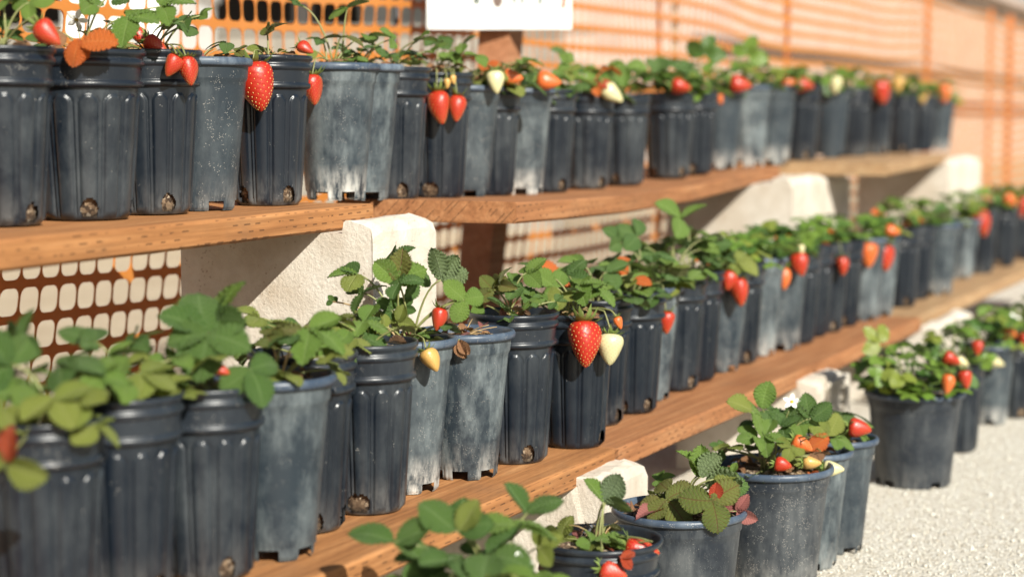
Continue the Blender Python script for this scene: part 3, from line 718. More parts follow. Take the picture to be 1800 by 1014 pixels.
def litter(P, n, R):
    """dry leaves and old stalks lying on the soil"""
    th = P['thing']
    for _ in range(n):
        a = RG.uniform(0, 6.28); r = R*math.sqrt(RG.random())*0.85
        q = P['crown'] + Vector((r*math.cos(a), r*math.sin(a), RG.uniform(.002, .012)))
        R3 = frame(Vector((RG.uniform(-1,1), RG.uniform(-1,1), RG.uniform(-.2,.5))), Vector((RG.uniform(-.8,.8), RG.uniform(-.8,.8), 1)))
        obj('dry_leaf', leaflet_mesh(5, RG.choice('bbbpo')), th, mtx=Matrix.Translation(q-th.location) @ R3.to_4x4() @ Matrix.Scale(RG.uniform(.018, .034), 4))
    m = MB()
    for _ in range(n+2):
        a = RG.uniform(0, 6.28); l = RG.uniform(.02, .06); d = Vector((math.cos(a), math.sin(a), 0))
        m.tube([q for q in bez(Vector((0,0,0)), d*l + Vector((0,0,RG.uniform(-.004,.03))), RG.uniform(.005,.02), 4)], .0011, .0007, 5)
    obj('old_stalks', m.mesh('old_stalks', M_PETB), th, P['crown']-th.location, kind='stuff')

# ------------------------------------------------------------------ strawberries
def berry_meshes(seed, plump, wob, tip, nseed=170):
    rg = random.Random(seed); n, nr = 40, 30
    def prof(s):                                  # s 0 at the calyx .. 1 at the tip
        return plump*0.5*(math.sin(math.pi*min(1, s**tip))**0.52)*(1-0.30*s) if 0 < s < 1 else 0
    def pt(s, a):
        r = prof(s)*(1 + wob*math.cos(2*a+seed) + 0.03*math.cos(3*a+seed*2) + 0.05*math.sin(5*s+a))
        return Vector((r*math.cos(a)*1.04, r*math.sin(a)*0.96, 0.03 - s*1.03))
    sd_ = []
    for k in range(nseed):
        s = 0.05 + 0.92*(k+.5)/nseed; sd_.append((s**0.92, k*2.39996))
    sp_ = [pt(s, a) for s, a in sd_]; A = np.array([tuple(q) for q in sp_])
    vs = []
    for i in range(nr+1):
        s = i/nr
        for k in range(n):
            a = 2*math.pi*k/n; p = pt(s, a)
            d = np.min(np.sum((A-np.array(p))**2, 1))
            nrm = Vector((p.x, p.y, 0.1*(0.5-s))); nrm = nrm.normalized() if nrm.length > 1e-6 else Vector((0,0,-1))
            p = p - nrm*0.030*math.exp(-d/0.0008) + nrm*0.006
            vs.append(p)
    fs = [(i*n+k, (i+1)*n+k, (i+1)*n+(k+1) % n, i*n+(k+1) % n) for i in range(nr) for k in range(n)]
    m = MB(); m.add(vs, fs)
    sm = MB()
    for (s, a), p in zip(sd_, sp_):
        if s < 0.04 or s > 0.97: continue
        tn = (pt(min(.99, s+.01), a) - pt(max(.01, s-.01), a)).normalized()
        ta = Vector((-math.sin(a), math.cos(a), 0)); nn = ta.cross(tn).normalized()
        if nn.dot(Vector((p.x, p.y, 0))) < 0: nn = -nn
        c = p - nn*0.0025; L, W_, T_ = 0.019, 0.0105, 0.010
        sm.add([c+tn*L, c+ta*W_, c-tn*L, c-ta*W_, c+nn*T_], ((0,1,4),(1,2,4),(2,3,4),(3,0,4)))
    return m, sm
BM = [berry_meshes(1, 0.82, 0.03, 0.62), berry_meshes(2, 0.92, 0.07, 0.62), berry_meshes(3, 0.74, 0.04, 0.66), berry_meshes(4, 0.80, 0.10, 0.60)]
_bm = {}
def bmesh_of(k, c):
    if (k, c) not in _bm:
        a, s = BM[k]; _bm[(k, c)] = (a.mesh('strawberry', MBY[c]), s.mesh('seeds', M_SEED if c in 'ro' else M_SEEDP, False))
    return _bm[(k, c)]
def calyx_mesh():
    m = MB()
    for k in range(11):
        a = 2*math.pi*k/11 + RG.uniform(-.15, .15); d = Vector((math.cos(a), math.sin(a), 0)); s = Vector((-math.sin(a), math.cos(a), 0))
        L = RG.uniform(.36, .54); up = RG.uniform(.02, .34); vs = []
        for i, (q, w_) in enumerate(((0, .05), (.35, .075), (.7, .055), (1, .004))):
            c = d*L*q + Vector((0, 0, .035 + up*q*q - .05*math.sin(math.pi*q)))
            vs += [c - s*w_, c + Vector((0,0,-.015)), c + s*w_]
        m.add(vs, [(3*i+j, 3*i+j+1, 3*i+j+4, 3*i+j+3) for i in range(3) for j in range(2)])
    return m.mesh('calyx', M_CALYX)
CALYX = [calyx_mesh() for _ in range(3)]
def add_berry(P, px, py, len_px, c='r', shape=0, ang=0, lean=0.15, stalk=True, dd=None, seeds=True, cal=True):
    """centre at photo pixel; hangs just outside the pot it belongs to; ang = tip swing to the right in degrees"""
    th = P['thing']; r = ray(px, py); R = P['R'] + 0.020
    o2 = Vector((-P['c'].x, -P['c'].y)); d2 = Vector((r.x, r.y)); A = d2.dot(d2); B = o2.dot(d2); C = o2.dot(o2)-R*R
    disc = B*B-A*C
    if dd is not None: t = P['dep'] + dd
    else:
        t = (-B-math.sqrt(disc))/A if disc > 0 else -B/A - 0.02
    pos = CAM + r*t; size = len_px/F*t
    a = math.radians(ang); up = camvec(-math.sin(a), math.cos(a), -lean)
    top = pos + up*size*0.5
    z = up; x = z.orthogonal().normalized(); x = Matrix.Rotation(RG.uniform(0, 6.28), 3, z) @ x; y = z.cross(x)
    R3 = Matrix((x, y, z)).transposed()
    bm_, sm_ = bmesh_of(shape, c)
    o = obj('strawberry', bm_, th, mtx=Matrix.Translation(top-th.location) @ R3.to_4x4() @ Matrix.Scale(size, 4))
    if seeds: obj('seeds', sm_, o, kind='stuff')
    if cal: obj('calyx', RG.choice(CALYX), o)
    if stalk:
        m = MB(); s0 = P['crown']; over = P['c'] + (Vector((top.x, top.y, 0))-Vector((P['c'].x, P['c'].y, 0))).normalized()*(P['R']) ; over.z = max(P['top']+.006, top.z+.012)
        pts = bez(s0, over, .02, 6)[:-1] + bez(over, top + up*.001, .004, 5)
        m.tube([q-s0 for q in pts], .0014, .0012, 6); obj('fruit_stalk', m.mesh('fruit_stalk', M_PET), th, s0-th.location)
    return o
def add_flower(P, px, py, size, n, dd):
    th = P['thing']; c = at_depth(px, py, P['dep']+dd); m = MB(); s0 = P['crown']
    m.tube([q-s0 for q in bez(s0, c - n*.003, .02, 6)], .001, .0009, 6); st = obj('flower', m.mesh('flower', M_PET), th, s0-th.location)
    R3 = frame(n.orthogonal(), n)
    for k in range(5):
        m = MB(); vs = []
        for i in range(5):
            v = i/4; w_ = 0.42*math.sin(math.pi*min(1, v*0.8+0.12))
            for j in (-1, 0, 1): vs.append((j*w_*0.5*1.1, 0.12+v*0.75, 0.10*v*v + 0.05*abs(j)))
        m.add(vs, [(3*i+j, 3*i+j+1, 3*i+j+4, 3*i+j+3) for i in range(4) for j in range(2)])
        if k == 0: pm = m.mesh('petal', M_PETAL)
        obj('petal', pm, st, mtx=Matrix.Translation(c-s0) @ R3.to_4x4() @ Matrix.Rotation(2*math.pi*k/5, 4, 'Z') @ Matrix.Scale(size, 4))
    m = MB(); m.lathe([(0, .16), (.14, .13), (.2, .05), (.15, 0)], 12); obj('flower_eye', m.mesh('flower_eye', M_YEL), st, mtx=Matrix.Translation(c-s0) @ R3.to_4x4() @ Matrix.Scale(size, 4))

# ------------------------------------------------------------------ potted plants
ORD = ['', 'first', 'second', 'third', 'fourth', 'fifth', 'sixth', 'seventh', 'eighth', 'ninth', 'tenth', 'eleventh', 'twelfth', 'thirteenth', 'fourteenth', 'fifteenth', 'sixteenth', 'seventeenth']
KIND = {'f': 'fluted black pot', 's': 'smooth grey pot', 'w': 'wide black pot'}
def pot(kind, px, yb, yr, zsurf, label, group, soil_drop=0.016, wide=1.0, yfix=None):
    vs = POTS[kind]; body, ball, rim, H0, Rs = vs[RG.randrange(len(vs))]
    rb = {'f': .050, 's': .049, 'w': .079}[kind]; rt = {'f': .0735, 's': .0785, 'w': .108}[kind]
    z = zsurf
    f_ = at_z(px, yb, z) if yfix is None else at_y(px, yb, yfix); f_.z = z; v = Vector((f_.x, f_.y, 0)).normalized(); c = f_ + v*rb
    r = ray(px, yr); k = ((c - v*rt) - CAM).dot(v)/r.dot(v); H = (CAM + r*k).z - z
    s = min(1.07, max(0.93, H/H0)); ws = (1 + (s-1)*0.4)*wide
    base = Vector((c.x, c.y, z + 0.0006))
    th = thing('potted_strawberry_plant', label, 'potted plant', base, group)
    tilt = Matrix.Rotation(RG.uniform(-.012, .012), 4, 'X') @ Matrix.Rotation(RG.uniform(-.012, .012), 4, 'Y')
    mt = Matrix.Rotation(RG.uniform(0, 6.28), 4, 'Z') @ Matrix.Diagonal((ws, ws, s, 1))
    p = obj('pot', body, th, mtx=mt); obj('rim', rim, p); obj('root_ball', ball, p)
    top = base.z + H0*s
    sz = H0*s - soil_drop
    obj('soil', SOIL[kind], th, mtx=Matrix.Translation((0, 0, sz)) @ Matrix.Rotation(RG.uniform(0, 6), 4, 'Z') @ Matrix.Diagonal((ws*.99, ws*.99, 1, 1)))
    return dict(thing=th, c=base.copy(), top=top, crown=Vector((base.x, base.y, base.z+sz+.004)), R=rt*ws, dep=depth(Vector((base.x, base.y, top))), low=False)

# kind, x of centre, y of base front, y of rim front, remark
T_ = [('f',5,402,80,'carrying a big red berry'),('f',152,392,87,'with drooping orange leaves'),('f',270,377,87,'with two ripe berries hanging outside'),('s',356,366,100,'speckled with tan grit'),
 ('f',471,361,97,'with one big red berry'),('s',590,353,110,'bluish and evenly dusty'),('s',632,350,112,'half hidden'),('f',687,344,118,''),('f',765,347,128,'with two long red berries'),
 ('s',816,349,150,'with a pale berry on its rim'),('f',857,346,153,''),('s',912,345,155,'with an orange berry on its rim'),('f',958,340,158,''),('f',1028,338,163,'with a pale yellow berry'),('f',1092,331,166,'under big green leaves'),
 ('f',1175,322,163,'just beyond a narrow gap'),('f',1216,314,165,''),('s',1262,303,159,''),('s',1312,292,150,''),('s',1356,283,150,''),('f',1402,275,148,''),('s',1456,277,155,''),('f',1495,276,156,''),('f',1535,273,160,'with a round red berry'),('f',1580,270,165,''),('f',1616,266,170,''),('s',1648,263,176,'white at its foot')]
M_ = [('f',83,1110,748,''),('f',218,1064,706,''),('f',367,1025,688,'under the broad dark leaves'),('s',485,988,672,'pale and mottled blue'),('f',535,940,630,''),('f',645,906,610,'deep black with clean flutes'),('s',712,870,603,'with one yellowing berry hanging'),
 ('s',817,845,590,'heavily speckled'),('f',902,817,556,'with a rooty drain hole'),('f',1007,790,556,'with red and white berries hanging'),('f',1043,750,530,''),('f',1104,728,518,'streaked with pale stains'),('s',1131,706,508,'with one small red berry'),('f',1180,688,488,''),
 ('f',1212,671,480,''),('s',1259,655,480,'with two bunched red berries'),('f',1289,640,465,''),('s',1324,626,455,''),('s',1367,616,450,'with orange and red berries'),('f',1392,605,440,''),('f',1416,593,432,''),('f',1443,585,428,'with a hanging red berry'),('f',1471,575,425,''),
 ('s',1508,565,420,'very pale, under orange berries'),('s',1536,557,418,''),('f',1575,541,402,''),('f',1602,527,398,''),('s',1644,519,395,''),('s',1685,491,390,'white at its foot'),('f',1717,482,367,'with one bright red berry'),('f',1755,470,360,''),('f',1788,459,355,'')]
F_ = [('f',860,1400,1085,'in the foreground'),('f',1052,1235,1000,'with two red berries at its rim'),('w',1192,1130,918,'with red-flushed drooping leaf'),('w',1352,1040,836,'with fallen leaves'),('s',1420,1004,802,'narrow'),('s',1467,976,779,'narrow, with one red berry'),
 ('w',1604,861,698,'crowded with small green leaves'),('f',1676,797,645,''),('s',1735,748,617,''),('f',1778,736,603,''),('s',1803,712,588,'')]
ROWS = {'T': [], 'M': [], 'F': []}
def build_row(key, data, where, group):
    n = len(data)
    for i, (k, x, yb, yr, rem) in enumerate(data):
        if key == 'T':
            z = ZA
            q = at_y(x, yb, 1.62).x
            if i >= 6: z = zc(q)
            if i >= 20: z = ZD
        elif key == 'M': z = ZM
        else: z = 0.0
        side = f'{ORD[i+1]} from left' if i < (n+1)//2 else (f'{ORD[n-i]} from right' if n-i > 1 else 'at the very right')
        if i == 0: side = 'at the very left'
        lab = f'{KIND[k]}{" " + rem if rem else ""}, {side} {where}'
        P = pot(k, x, yb, yr, z, lab, group, 0.016 if k != 'w' else 0.018, 1.22 if key == 'F' and i < 2 else (1.17 if key == 'T' and i == 1 else 1.0), 1.57 if key == 'T' else None)
        ROWS[key].append(P)
build_row('T', T_, 'on top shelf', 'pots on the top shelf')
build_row('M', M_, 'on lower shelf', 'pots on the lower shelf')
build_row('F', F_, 'on the gravel', 'pots standing on the gravel')
T, Mr, Fr = ROWS['T'], ROWS['M'], ROWS['F']
for k, L in ROWS.items():
    print('ROW', k, [(round(P['c'].x, 2), round(P['c'].y, 2), round(P['top']-P['c'].z, 3), round(P['dep'], 2)) for P in L])

# hand-placed leaves: (pot, hub px, py, depth offset, tip right/up/toward, upper side right/up/toward, size m, colours)
def L(P, px, py, dd, t, n, size, c='g', **k):
    return add_leaf(P, at_depth(px, py, P['dep']+dd), camvec(*t), camvec(*n), size, c, **k)
# top shelf, in focus on the left
L(T[0], 52, 5, -.01, (0.1,-1,.3), (-.3,.5,1), .030, 'g'); L(T[0], 5, 2, 0, (.5,.1,.2), (0,1,.4), .036, 'g'); L(T[0], 12, 32, .03, (-1,.1,0), (0,1,.3), .03, 'd')
L(T[1], 165, 8, .0, (-.5,.4,.2), (.1,.9,.5), .044, 'g'); L(T[1], 226, 30, -.02, (.9,-.05,.25), (-.1,.8,.6), .050, 'g', vars_=[0,2,3]); L(T[1], 205, -14, .0, (.5,.5,.2), (-.4,.8,.6), .048, 'd'); L(T[1], 285, 12, .03, (.7,.3,.1), (0,.9,.6), .046, 'g')
L(T[1], 150, 60, .03, (.8,.15,.2), (0,1,.3), .032, 'y'); L(T[1], 200, 55, .04, (.9,-.1,.0), (0,1,.3), .034, 'g')
L(T[1], 138, 70, -.10, (-.28,-.95,.30), (-.15,.35,.95), .040, 'o', n3=1, vars_=[2], pet=M_PETR, label='orange leaf drooping over the rim')
L(T[1], 142, 76, -.10, (.96,.20,.20), (-.05,.65,.80), .050, 'o', n3=1, vars_=[0], pet=M_PETR, label='orange leaf drooping over the rim'); L(T[1], 136, 72, -.09, (.45,-.85,.30), (.1,.35,.95), .028, 'o', n3=1, vars_=[3], pet=M_PETR)
L(T[2], 330, 46, 0, (-.8,.35,.3), (.2,.9,.3), .036, 'd'); L(T[2], 322, 38, 0, (.9,.5,.1), (-.3,.9,.3), .034, 'd'); L(T[2], 300, 40, -.02, (-.9,-.2,.2), (0,1,.2), .034, 'g'); L(T[2], 352, 28, -.01, (.5,.6,.1), (-.6,.6,.5), .022, 'g')
L(T[3], 398, 76, .02, (-.9,.1,.2), (0,1,.3), .030, 'd', n3=2); L(T[3], 415, 92, .04, (.8,.4,0), (0,1,.5), .022, 'm')
L(T[4], 470, 62, 0, (.55,.85,.0), (-.8,.5,.4), .034, 'm', vars_=[5,4,4], spread=70); L(T[4], 455, 92, .02, (-.7,.3,.1), (0,.8,.6), .024, 'y')
L(T[5], 528, 10, 0, (-.9,.3,.2), (.3,.9,.1), .040, 'd', n3=2); L(T[5], 612, 14, 0, (.8,.15,.2), (-.05,.95,.2), .042, 'g', spread=150); L(T[5], 600, 66, -.02, (-.9,-.05,.2), (0,1,.15), .040, 'm', spread=165, n3=2); L(T[5], 648, 64, .02, (.9,.0,.1), (-.1,1,.1), .038, 'g'); L(T[5], 565, 70, .02, (-.9,.2,.2), (0,1,.2), .030, 'd')
for P, px, py in ((T[6],690,70),(T[6],665,84),(T[7],735,72),(T[7],760,90),(T[7],705,92),(T[8],815,78),(T[8],790,96),(T[8],838,98),(T[8],770,70)):
    L(P, px, py, RG.uniform(-.04,.03), (RG.uniform(-1,1),RG.uniform(-.3,.4),.3), (RG.uniform(-.3,.3),1,.5), RG.uniform(.03,.042), RG.choice('ggd'))
for i, nl in ((0,3),(1,4),(2,4),(3,2),(4,3),(5,5),(6,7),(7,7),(8,7)): fill_leaves(T[i], nl, .06, .05, .018, .034, 'ggdyb'); litter(T[i], 4, .055)
litter(T[3], 3, .06); litter(T[4], 3, .06)
for i in range(9, 27): 
    low = i >= 13; fill_leaves(T[i], 18 if low else 10, .085, .095 if low else .07, .030, .050, 'ggddyo' if i in (9,11,13) else 'gggddy', low)
L(T[13], 1000, 98, -.02, (-.8,.5,.2), (.2,.9,.4), .045, 'd', n3=3, pet=M_PETB); L(T[14], 1100, 118, -.06, (-.2,-.9,.5), (-.1,.5,.9), .060, 'g'); L(T[15], 1160, 110, -.04, (.9,-.4,.3), (.1,.8,.5), .085, 'd', vars_=[1,0,4]); L(T[15], 1200, 125, -.04, (.9,-.3,.3), (.3,.7,.6), .06, 'd')
L(T[9], 920, 108, 0, (.9,.1,.3), (0,1,.4), .04, 'g'); L(T[16], 1240, 95, 0, (.3,.8,.2), (0,.6,.8), .06, 'd', low=True); L(T[17], 1315, 95, 0, (.3,.8,.2), (0,.6,.8), .06, 'g', low=True); L(T[11], 905, 160, -.09, (-.2,-1,.2), (0,.2,1), .028, 'o', n3=1)
L(T[12], 1000, 112, 0, (-.6,.6,.3), (0,.5,.9), .035, 'g'); L(T[13], 1050, 148, -.08, (.1,-.9,.4), (0,.3,1), .035, 'r', cols=['o','r','y'])
B = add_berry
B(T[0], 86, 62, 54, 'r', 3, 50, dd=-.05); B(T[2], 248, 66, 36, 'r', 3, 40, dd=-.02, cal=False); B(T[2], 276, 82, 46, 'r', 2, 55, dd=-.055)
B(T[2], 302, 117, 40, 'r', 0, -25); B(T[2], 332, 127, 50, 'r', 0, 12); B(T[4], 452, 156, 84, 'r', 1, 12); B(T[4], 538, 86, 30, 'r', 0, 60, dd=0, stalk=False); B(T[5], 551, 160, 52, 'r', 3, 6)
B(T[8], 773, 191, 58, 'r', 2, 10); B(T[8], 803, 192, 46, 'r', 2, -2); B(T[8], 786, 148, 18, 'g', 0, 0); B(T[8], 797, 141, 16, 'g', 0, 10)
B(T[9], 871, 146, 40, 'w', 0, 8); B(T[10], 903, 136, 34, 'o', 1, 80, dd=-.08); B(T[11], 966, 143, 42, 'o', 1, 80, dd=-.08); B(T[13], 1078, 166, 42, 'w', 0, 50); B(T[15], 1198, 153, 34, 'r', 1, 80); B(T[17], 1264, 173, 24, 'o', 0, 20); B(T[17], 1303, 149, 38, 'r', 1, 80)
B(T[19], 1348, 163, 16, 'r', 0, 0); B(T[20], 1392, 147, 34, 'o', 1, 70); B(T[20], 1414, 150, 34, 'r', 1, 80); B(T[21], 1468, 151, 30, 'w', 0, 0); B(T[23], 1549, 164, 40, 'r', 1, 10); B(T[24], 1578, 150, 28, 'g', 0, 0); B(T[25], 1622, 172, 22, 'g', 0, 0); B(T[26], 1660, 166, 32, 'o', 0, 0)
add_flower(T[1], 134, 36, .019, camvec(.1,.5,-.8), .0)
# lower shelf
L(Mr[0], 60, 690, 0, (-.8,.2,.3), (0,.9,.5), .055, 'g'); L(Mr[0], 110, 640, 0, (.7,.2,.2), (.1,.9,.4), .055, 'd'); L(Mr[0], 20, 640, 0, (-.5,.6,.2), (0,.8,.6), .05, 'd'); L(Mr[0], 95, 700, -.06, (.6,-.5,.4), (0,.7,.8), .045, 'y'); L(Mr[0], 35, 610, .04, (.3,.8,.1), (-.5,.6,.6), .045, 'd'); L(Mr[0], 5, 720, -.05, (-.4,-.5,.5), (0,.7,.8), .05, 'y')
L(Mr[0], 12, 812, -.17, (.2,.8,.3), (0,.5,.9), .045, 'm', cols=['r','y','y']); L(Mr[0], 140, 705, -.05, (.8,-.1,.4), (0,.8,.7), .035, 'y')
L(Mr[1], 195, 625, 0, (.8,.1,.2), (0,.95,.3), .045, 'g'); L(Mr[1], 250, 655, -.03, (.8,-.2,.2), (0,.9,.5), .045, 'y'); L(Mr[1], 165, 600, .02, (-.7,.5,.1), (.2,.9,.3), .04, 'd'); L(Mr[1], 215, 670, -.05, (-.8,-.1,.3), (0,.9,.4), .04, 'g'); L(Mr[1], 290, 675, 0, (.9,.2,.0), (0,.8,.5), .035, 'y'); L(Mr[1], 235, 600, .03, (.7,.5,0), (-.3,.9,.3), .038, 'd')
L(Mr[2], 362, 583, -.03, (-.85,.35,.25), (.15,.7,.75), .068, 'd', vars_=[1,0,0], spread=75); L(Mr[2], 372, 572, .0, (.45,.85,.1), (-.55,.6,.6), .070, 'd', vars_=[0,2,1], spread=60, cols=['g','d','d']); L(Mr[2], 366, 588, -.05, (-.15,-.8,.55), (-.1,.55,.85), .056, 'd', spread=75, vars_=[2,0,1]); L(Mr[2], 440, 650, -.04, (.5,-.7,.3), (.1,.7,.7), .046, 'd')
L(Mr[3], 470, 590, .0, (.85,.35,.1), (-.1,.9,.4), .055, 'm', pet=M_PETB); L(Mr[3], 545, 578, -.02, (.85,-.25,.3), (.1,.85,.5), .052, 'g', pet=M_PETB)
L(Mr[4], 560, 600, .02, (.8,.1,.2), (0,.9,.4), .045, 'g'); L(Mr[4], 500, 585, .04, (-.6,.5,.1), (0,.8,.6), .04, 'd'); L(Mr[4], 590, 610, .0, (.7,-.4,.3), (0,.8,.6), .036, 'g')
L(Mr[5], 612, 618, .02, (-.6,.5,.1), (0,.9,.4), .036, 'd'); L(Mr[5], 632, 560, .03, (-.9,.1,.1), (0,1,.2), .034, 'm'); L(Mr[5], 640, 590, -.01, (.8,-.3,.3), (.1,.8,.6), .04, 'd'); L(Mr[5], 600, 590, .0, (-.8,.1,.3), (0,.9,.4), .034, 'g'); L(Mr[5], 640, 565, .0, (.95,-.2,.2), (0,.9,.5), .046, 'g')
# the tall plant in focus
p7 = Mr[6]
L(p7, 638, 515, -.01, (.7,.25,.1), (-.35,.9,.3), .040, 'd', vars_=[1,4,3], spread=120); L(p7, 628, 482, .0, (-1,-.05,.1), (.15,.95,.3), .042, 'g', vars_=[1,2,4], spread=60, cols=['g','y','d'])
L(p7, 698, 496, -.02, (.05,.95,-.1), (-.15,.1,.95), .052, 'g', vars_=[1,4,0], spread=52, cols=['m','g','g']); L(p7, 702, 498, -.04, (.9,.35,.2), (-.2,.8,.5), .040, 'd', spread=110, vars_=[3,0,1])
L(p7, 775, 492, -.01, (.5,.85,.1), (.25,-.15,-.9), .050, 'g', vars_=[1,4,0], spread=48); L(p7, 735, 498, .02, (-.3,.6,.1), (.1,.8,.5), .038, 'd', spread=100); L(p7, 690, 455, .03, (.7,.6,0), (-.5,.7,.5), .038, 'd')
L(p7, 816, 527, -.02, (-.55,.75,.1), (.15,.5,.85), .042, 'g', vars_=[0,2,0], spread=125, cols=['g','g','g']); L(p7, 687, 545, -.01, (-.8,.45,.1), (.1,.2,.9), .027, 'd', vars_=[4,4,4]); L(p7, 712, 540, .0, (.5,.8,.1), (-.2,.3,.9), .022, 'd'); L(p7, 700, 565, -.02, (.4,.7,.2), (-.2,.4,.9), .028, 'y'); L(p7, 675, 575, -.03, (-.5,.4,.5), (0,.6,.8), .03, 'y')
L(p7, 585, 530, .0, (-.4,.8,0), (0,.3,.9), .012, 'd', pet=M_PETB)
fill_leaves(p7, 9, .06, .05, .016, .032, 'yygd'); litter(p7, 5, .055); litter(Mr[7], 8, .06)
L(Mr[7], 806, 598, -.085, (.25,-.95,.1), (0,.2,1), .030, 'b', vars_=[5,5,5], spread=30, n3=2, label='brown withered leaf hanging over the rim')
L(Mr[8], 868, 510, .0, (-.5,.7,.1), (-.2,.4,.8), .036, 'm'); L(Mr[8], 845, 535, .02, (-.7,.4,.2), (0,.7,.7), .032, 'g'); L(Mr[8], 905, 500, .03, (-.8,.3,.1), (.1,.9,.4), .04, 'g'); L(Mr[8], 880, 500, -.01, (.2,.9,.1), (-.8,.2,.5), .032, 'm', vars_=[5,4,5]); L(Mr[8], 918, 505, -.01, (-.6,-.3,.5), (0,.7,.8), .044, 'd'); L(Mr[8], 925, 480, .0, (.7,.5,.1), (-.3,.8,.5), .044, 'g')
L(Mr[9], 975, 505, .0, (-.7,.6,.2), (.2,.6,.8), .046, 'g'); L(Mr[9], 1000, 485, .02, (.6,.7,0), (-.4,.6,.6), .046, 'd'); L(Mr[9], 955, 480, .02, (-.6,.5,.1), (.1,.9,.4), .042, 'd'); L(Mr[9], 1020, 500, -.02, (.9,.1,.2), (0,.9,.5), .046, 'g'); L(Mr[9], 985, 520, -.03, (-.2,-.7,.6), (0,.7,.7), .036, 'y'); L(Mr[9], 1045, 508, .0, (.8,-.2,.3), (0,.9,.5), .042, 'g')
for i in (8, 9): fill_leaves(Mr[i], 8, .07, .065, .022, .036, 'gdgb'); litter(Mr[i], 4, .05)
for i in (0, 1, 2, 3, 4, 5): fill_leaves(Mr[i], 7 if i < 3 else 6, .08, .075, .026, .044, 'ggdyy'); litter(Mr[i], 2, .05)
litter(Mr[3], 4, .06)
for i in range(10, len(Mr)):
    low = i >= 15; fill_leaves(Mr[i], 14, .085, .085 if i not in (25,26,27,13,14) else .12, .030, .050, 'gggddy' + ('o' if i % 5 == 0 else ''), low)
L(Mr[11], 1090, 475, -.02, (-.8,.2,.3), (.1,.9,.4), .05, 'g'); L(Mr[11], 1085, 462, -.05, (.5,-.4,.5), (0,.6,.8), .034, 'o'); L(Mr[11], 1115, 490, -.06, (.8,-.2,.4), (0,.8,.6), .04, 'y', cols=['o','g','y']); L(Mr[11], 1060, 500, -.02, (-.8,.1,.3), (0,.9,.5), .045, 'g')
L(Mr[13], 1195, 383, .0, (-.75,.55,.1), (.3,.75,.5), .060, 'g', vars_=[1,0,0], spread=100, n3=2); L(Mr[13], 1197, 384, .0, (.85,.5,.1), (-.3,.8,.4), .060, 'g', vars_=[1,0,0], n3=1); L(Mr[13], 1140, 440, -.02, (-.7,.3,.3), (0,.8,.6), .055, 'd'); L(Mr[14], 1240, 440, -.02, (.5,.3,.3), (0,.8,.6), .052, 'd'); L(Mr[15], 1295, 458, -.06, (.8,-.2,.4), (0,.8,.7), .05, 'y'); L(Mr[12], 1120, 415, .02, (-.6,.4,.1), (0,.8,.6), .05, 'd'); L(Mr[12], 1090, 425, 0, (-.7,.5,.2), (.1,.7,.7), .05, 'd')
B(p7, 771, 562, 40, 'r', 0, -12, dd=-.02); B(p7, 759, 634, 42, 'g', 1, 28); B(Mr[9], 1028, 606, 80, 'r', 0, 2); B(Mr[9], 1073, 615, 54, 'w', 1, -4); B(Mr[9], 1088, 568, 22, 'o', 0, 20); B(Mr[5], 577, 565, 26, 'r', 0, -60, dd=.0, stalk=False); B(Mr[2], 390, 651, 30, 'r', 0, 70, dd=-.05)
B(Mr[12], 1171, 568, 38, 'r', 3, 0); B(Mr[15], 1300, 515, 48, 'r', 0, 6); B(Mr[15], 1281, 494, 34, 'r', 0, -10); B(Mr[18], 1378, 491, 38, 'o', 2, 0); B(Mr[18], 1406, 466, 40, 'r', 0, 12); B(Mr[18], 1408, 440, 18, 'w', 0, 0); B(Mr[21], 1481, 469, 32, 'r', 0, 0); B(Mr[23], 1526, 450, 42, 'o', 1, 0); B(Mr[24], 1556, 455, 44, 'r', 3, 0); B(Mr[24], 1540, 462, 34, 'r', 0, 0)
B(Mr[24], 1570, 406, 26, 'o', 1, 80); B(Mr[29], 1726, 394, 46, 'r', 0, 10); B(Mr[30], 1776, 353, 26, 'o', 1, 50); B(Mr[31], 1796, 366, 34, 'r', 0, 0)
# ground row
f0, f1, f2 = Fr[0], Fr[1], Fr[2]
L(f0, 690, 950, -.02, (-.95,.35,.15), (.05,.75,.65), .052, 'd', spread=165, n3=2); L(f0, 698, 952, -.02, (.85,.45,.1), (0,.7,.65), .048, 'd', n3=1)
L(f0, 800, 932, -.02, (-.6,.75,.1), (.5,.55,.55), .050, 'd', n3=1); L(f0, 806, 932, -.02, (.55,.75,.1), (-.3,.5,.8), .048, 'g', spread=40, cols=['y','d','d']); L(f0, 905, 922, .0, (-.9,.1,.2), (0,.9,.3), .055, 'g', spread=160); L(f0, 925, 905, .06, (-.55,.8,.1), (.4,.6,.6), .052, 'd', n3=1); L(f0, 928, 900, .06, (.7,.4,.2), (-.3,.8,.5), .045, 'd', n3=1)
L(f0, 800, 985, -.05, (-.8,.1,.4), (0,.9,.4), .055, 'd'); L(f0, 860, 975, -.04, (.7,.0,.4), (0,.85,.5), .06, 'd'); L(f0, 760, 990, 0, (-.8,.1,.2), (0,.9,.4), .045, 'd'); L(f0, 880, 1000, -.06, (.6,-.3,.4), (0,.8,.6), .045, 'g'); L(f0, 950, 960, .06, (.6,.4,.3), (0,.6,.7), .034, 'y')
fill_leaves(f0, 12, .10, .07, .025, .045, 'ggyyd'); add_flower(f0, 912, 996, .020, camvec(.1,.4,1), -.05)
L(f1, 1060, 882, .0, (-.55,.8,.1), (.6,.4,.6), .040, 'g', n3=1, vars_=[1,1,1]); L(f1, 1062, 882, .0, (.55,.72,-.1), (.1,-.2,-1), .046, 'd', n3=1, vars_=[2]); L(f1, 1064, 884, .0, (.95,.05,.2), (0,.5,-.8), .040, 'g', n3=1)
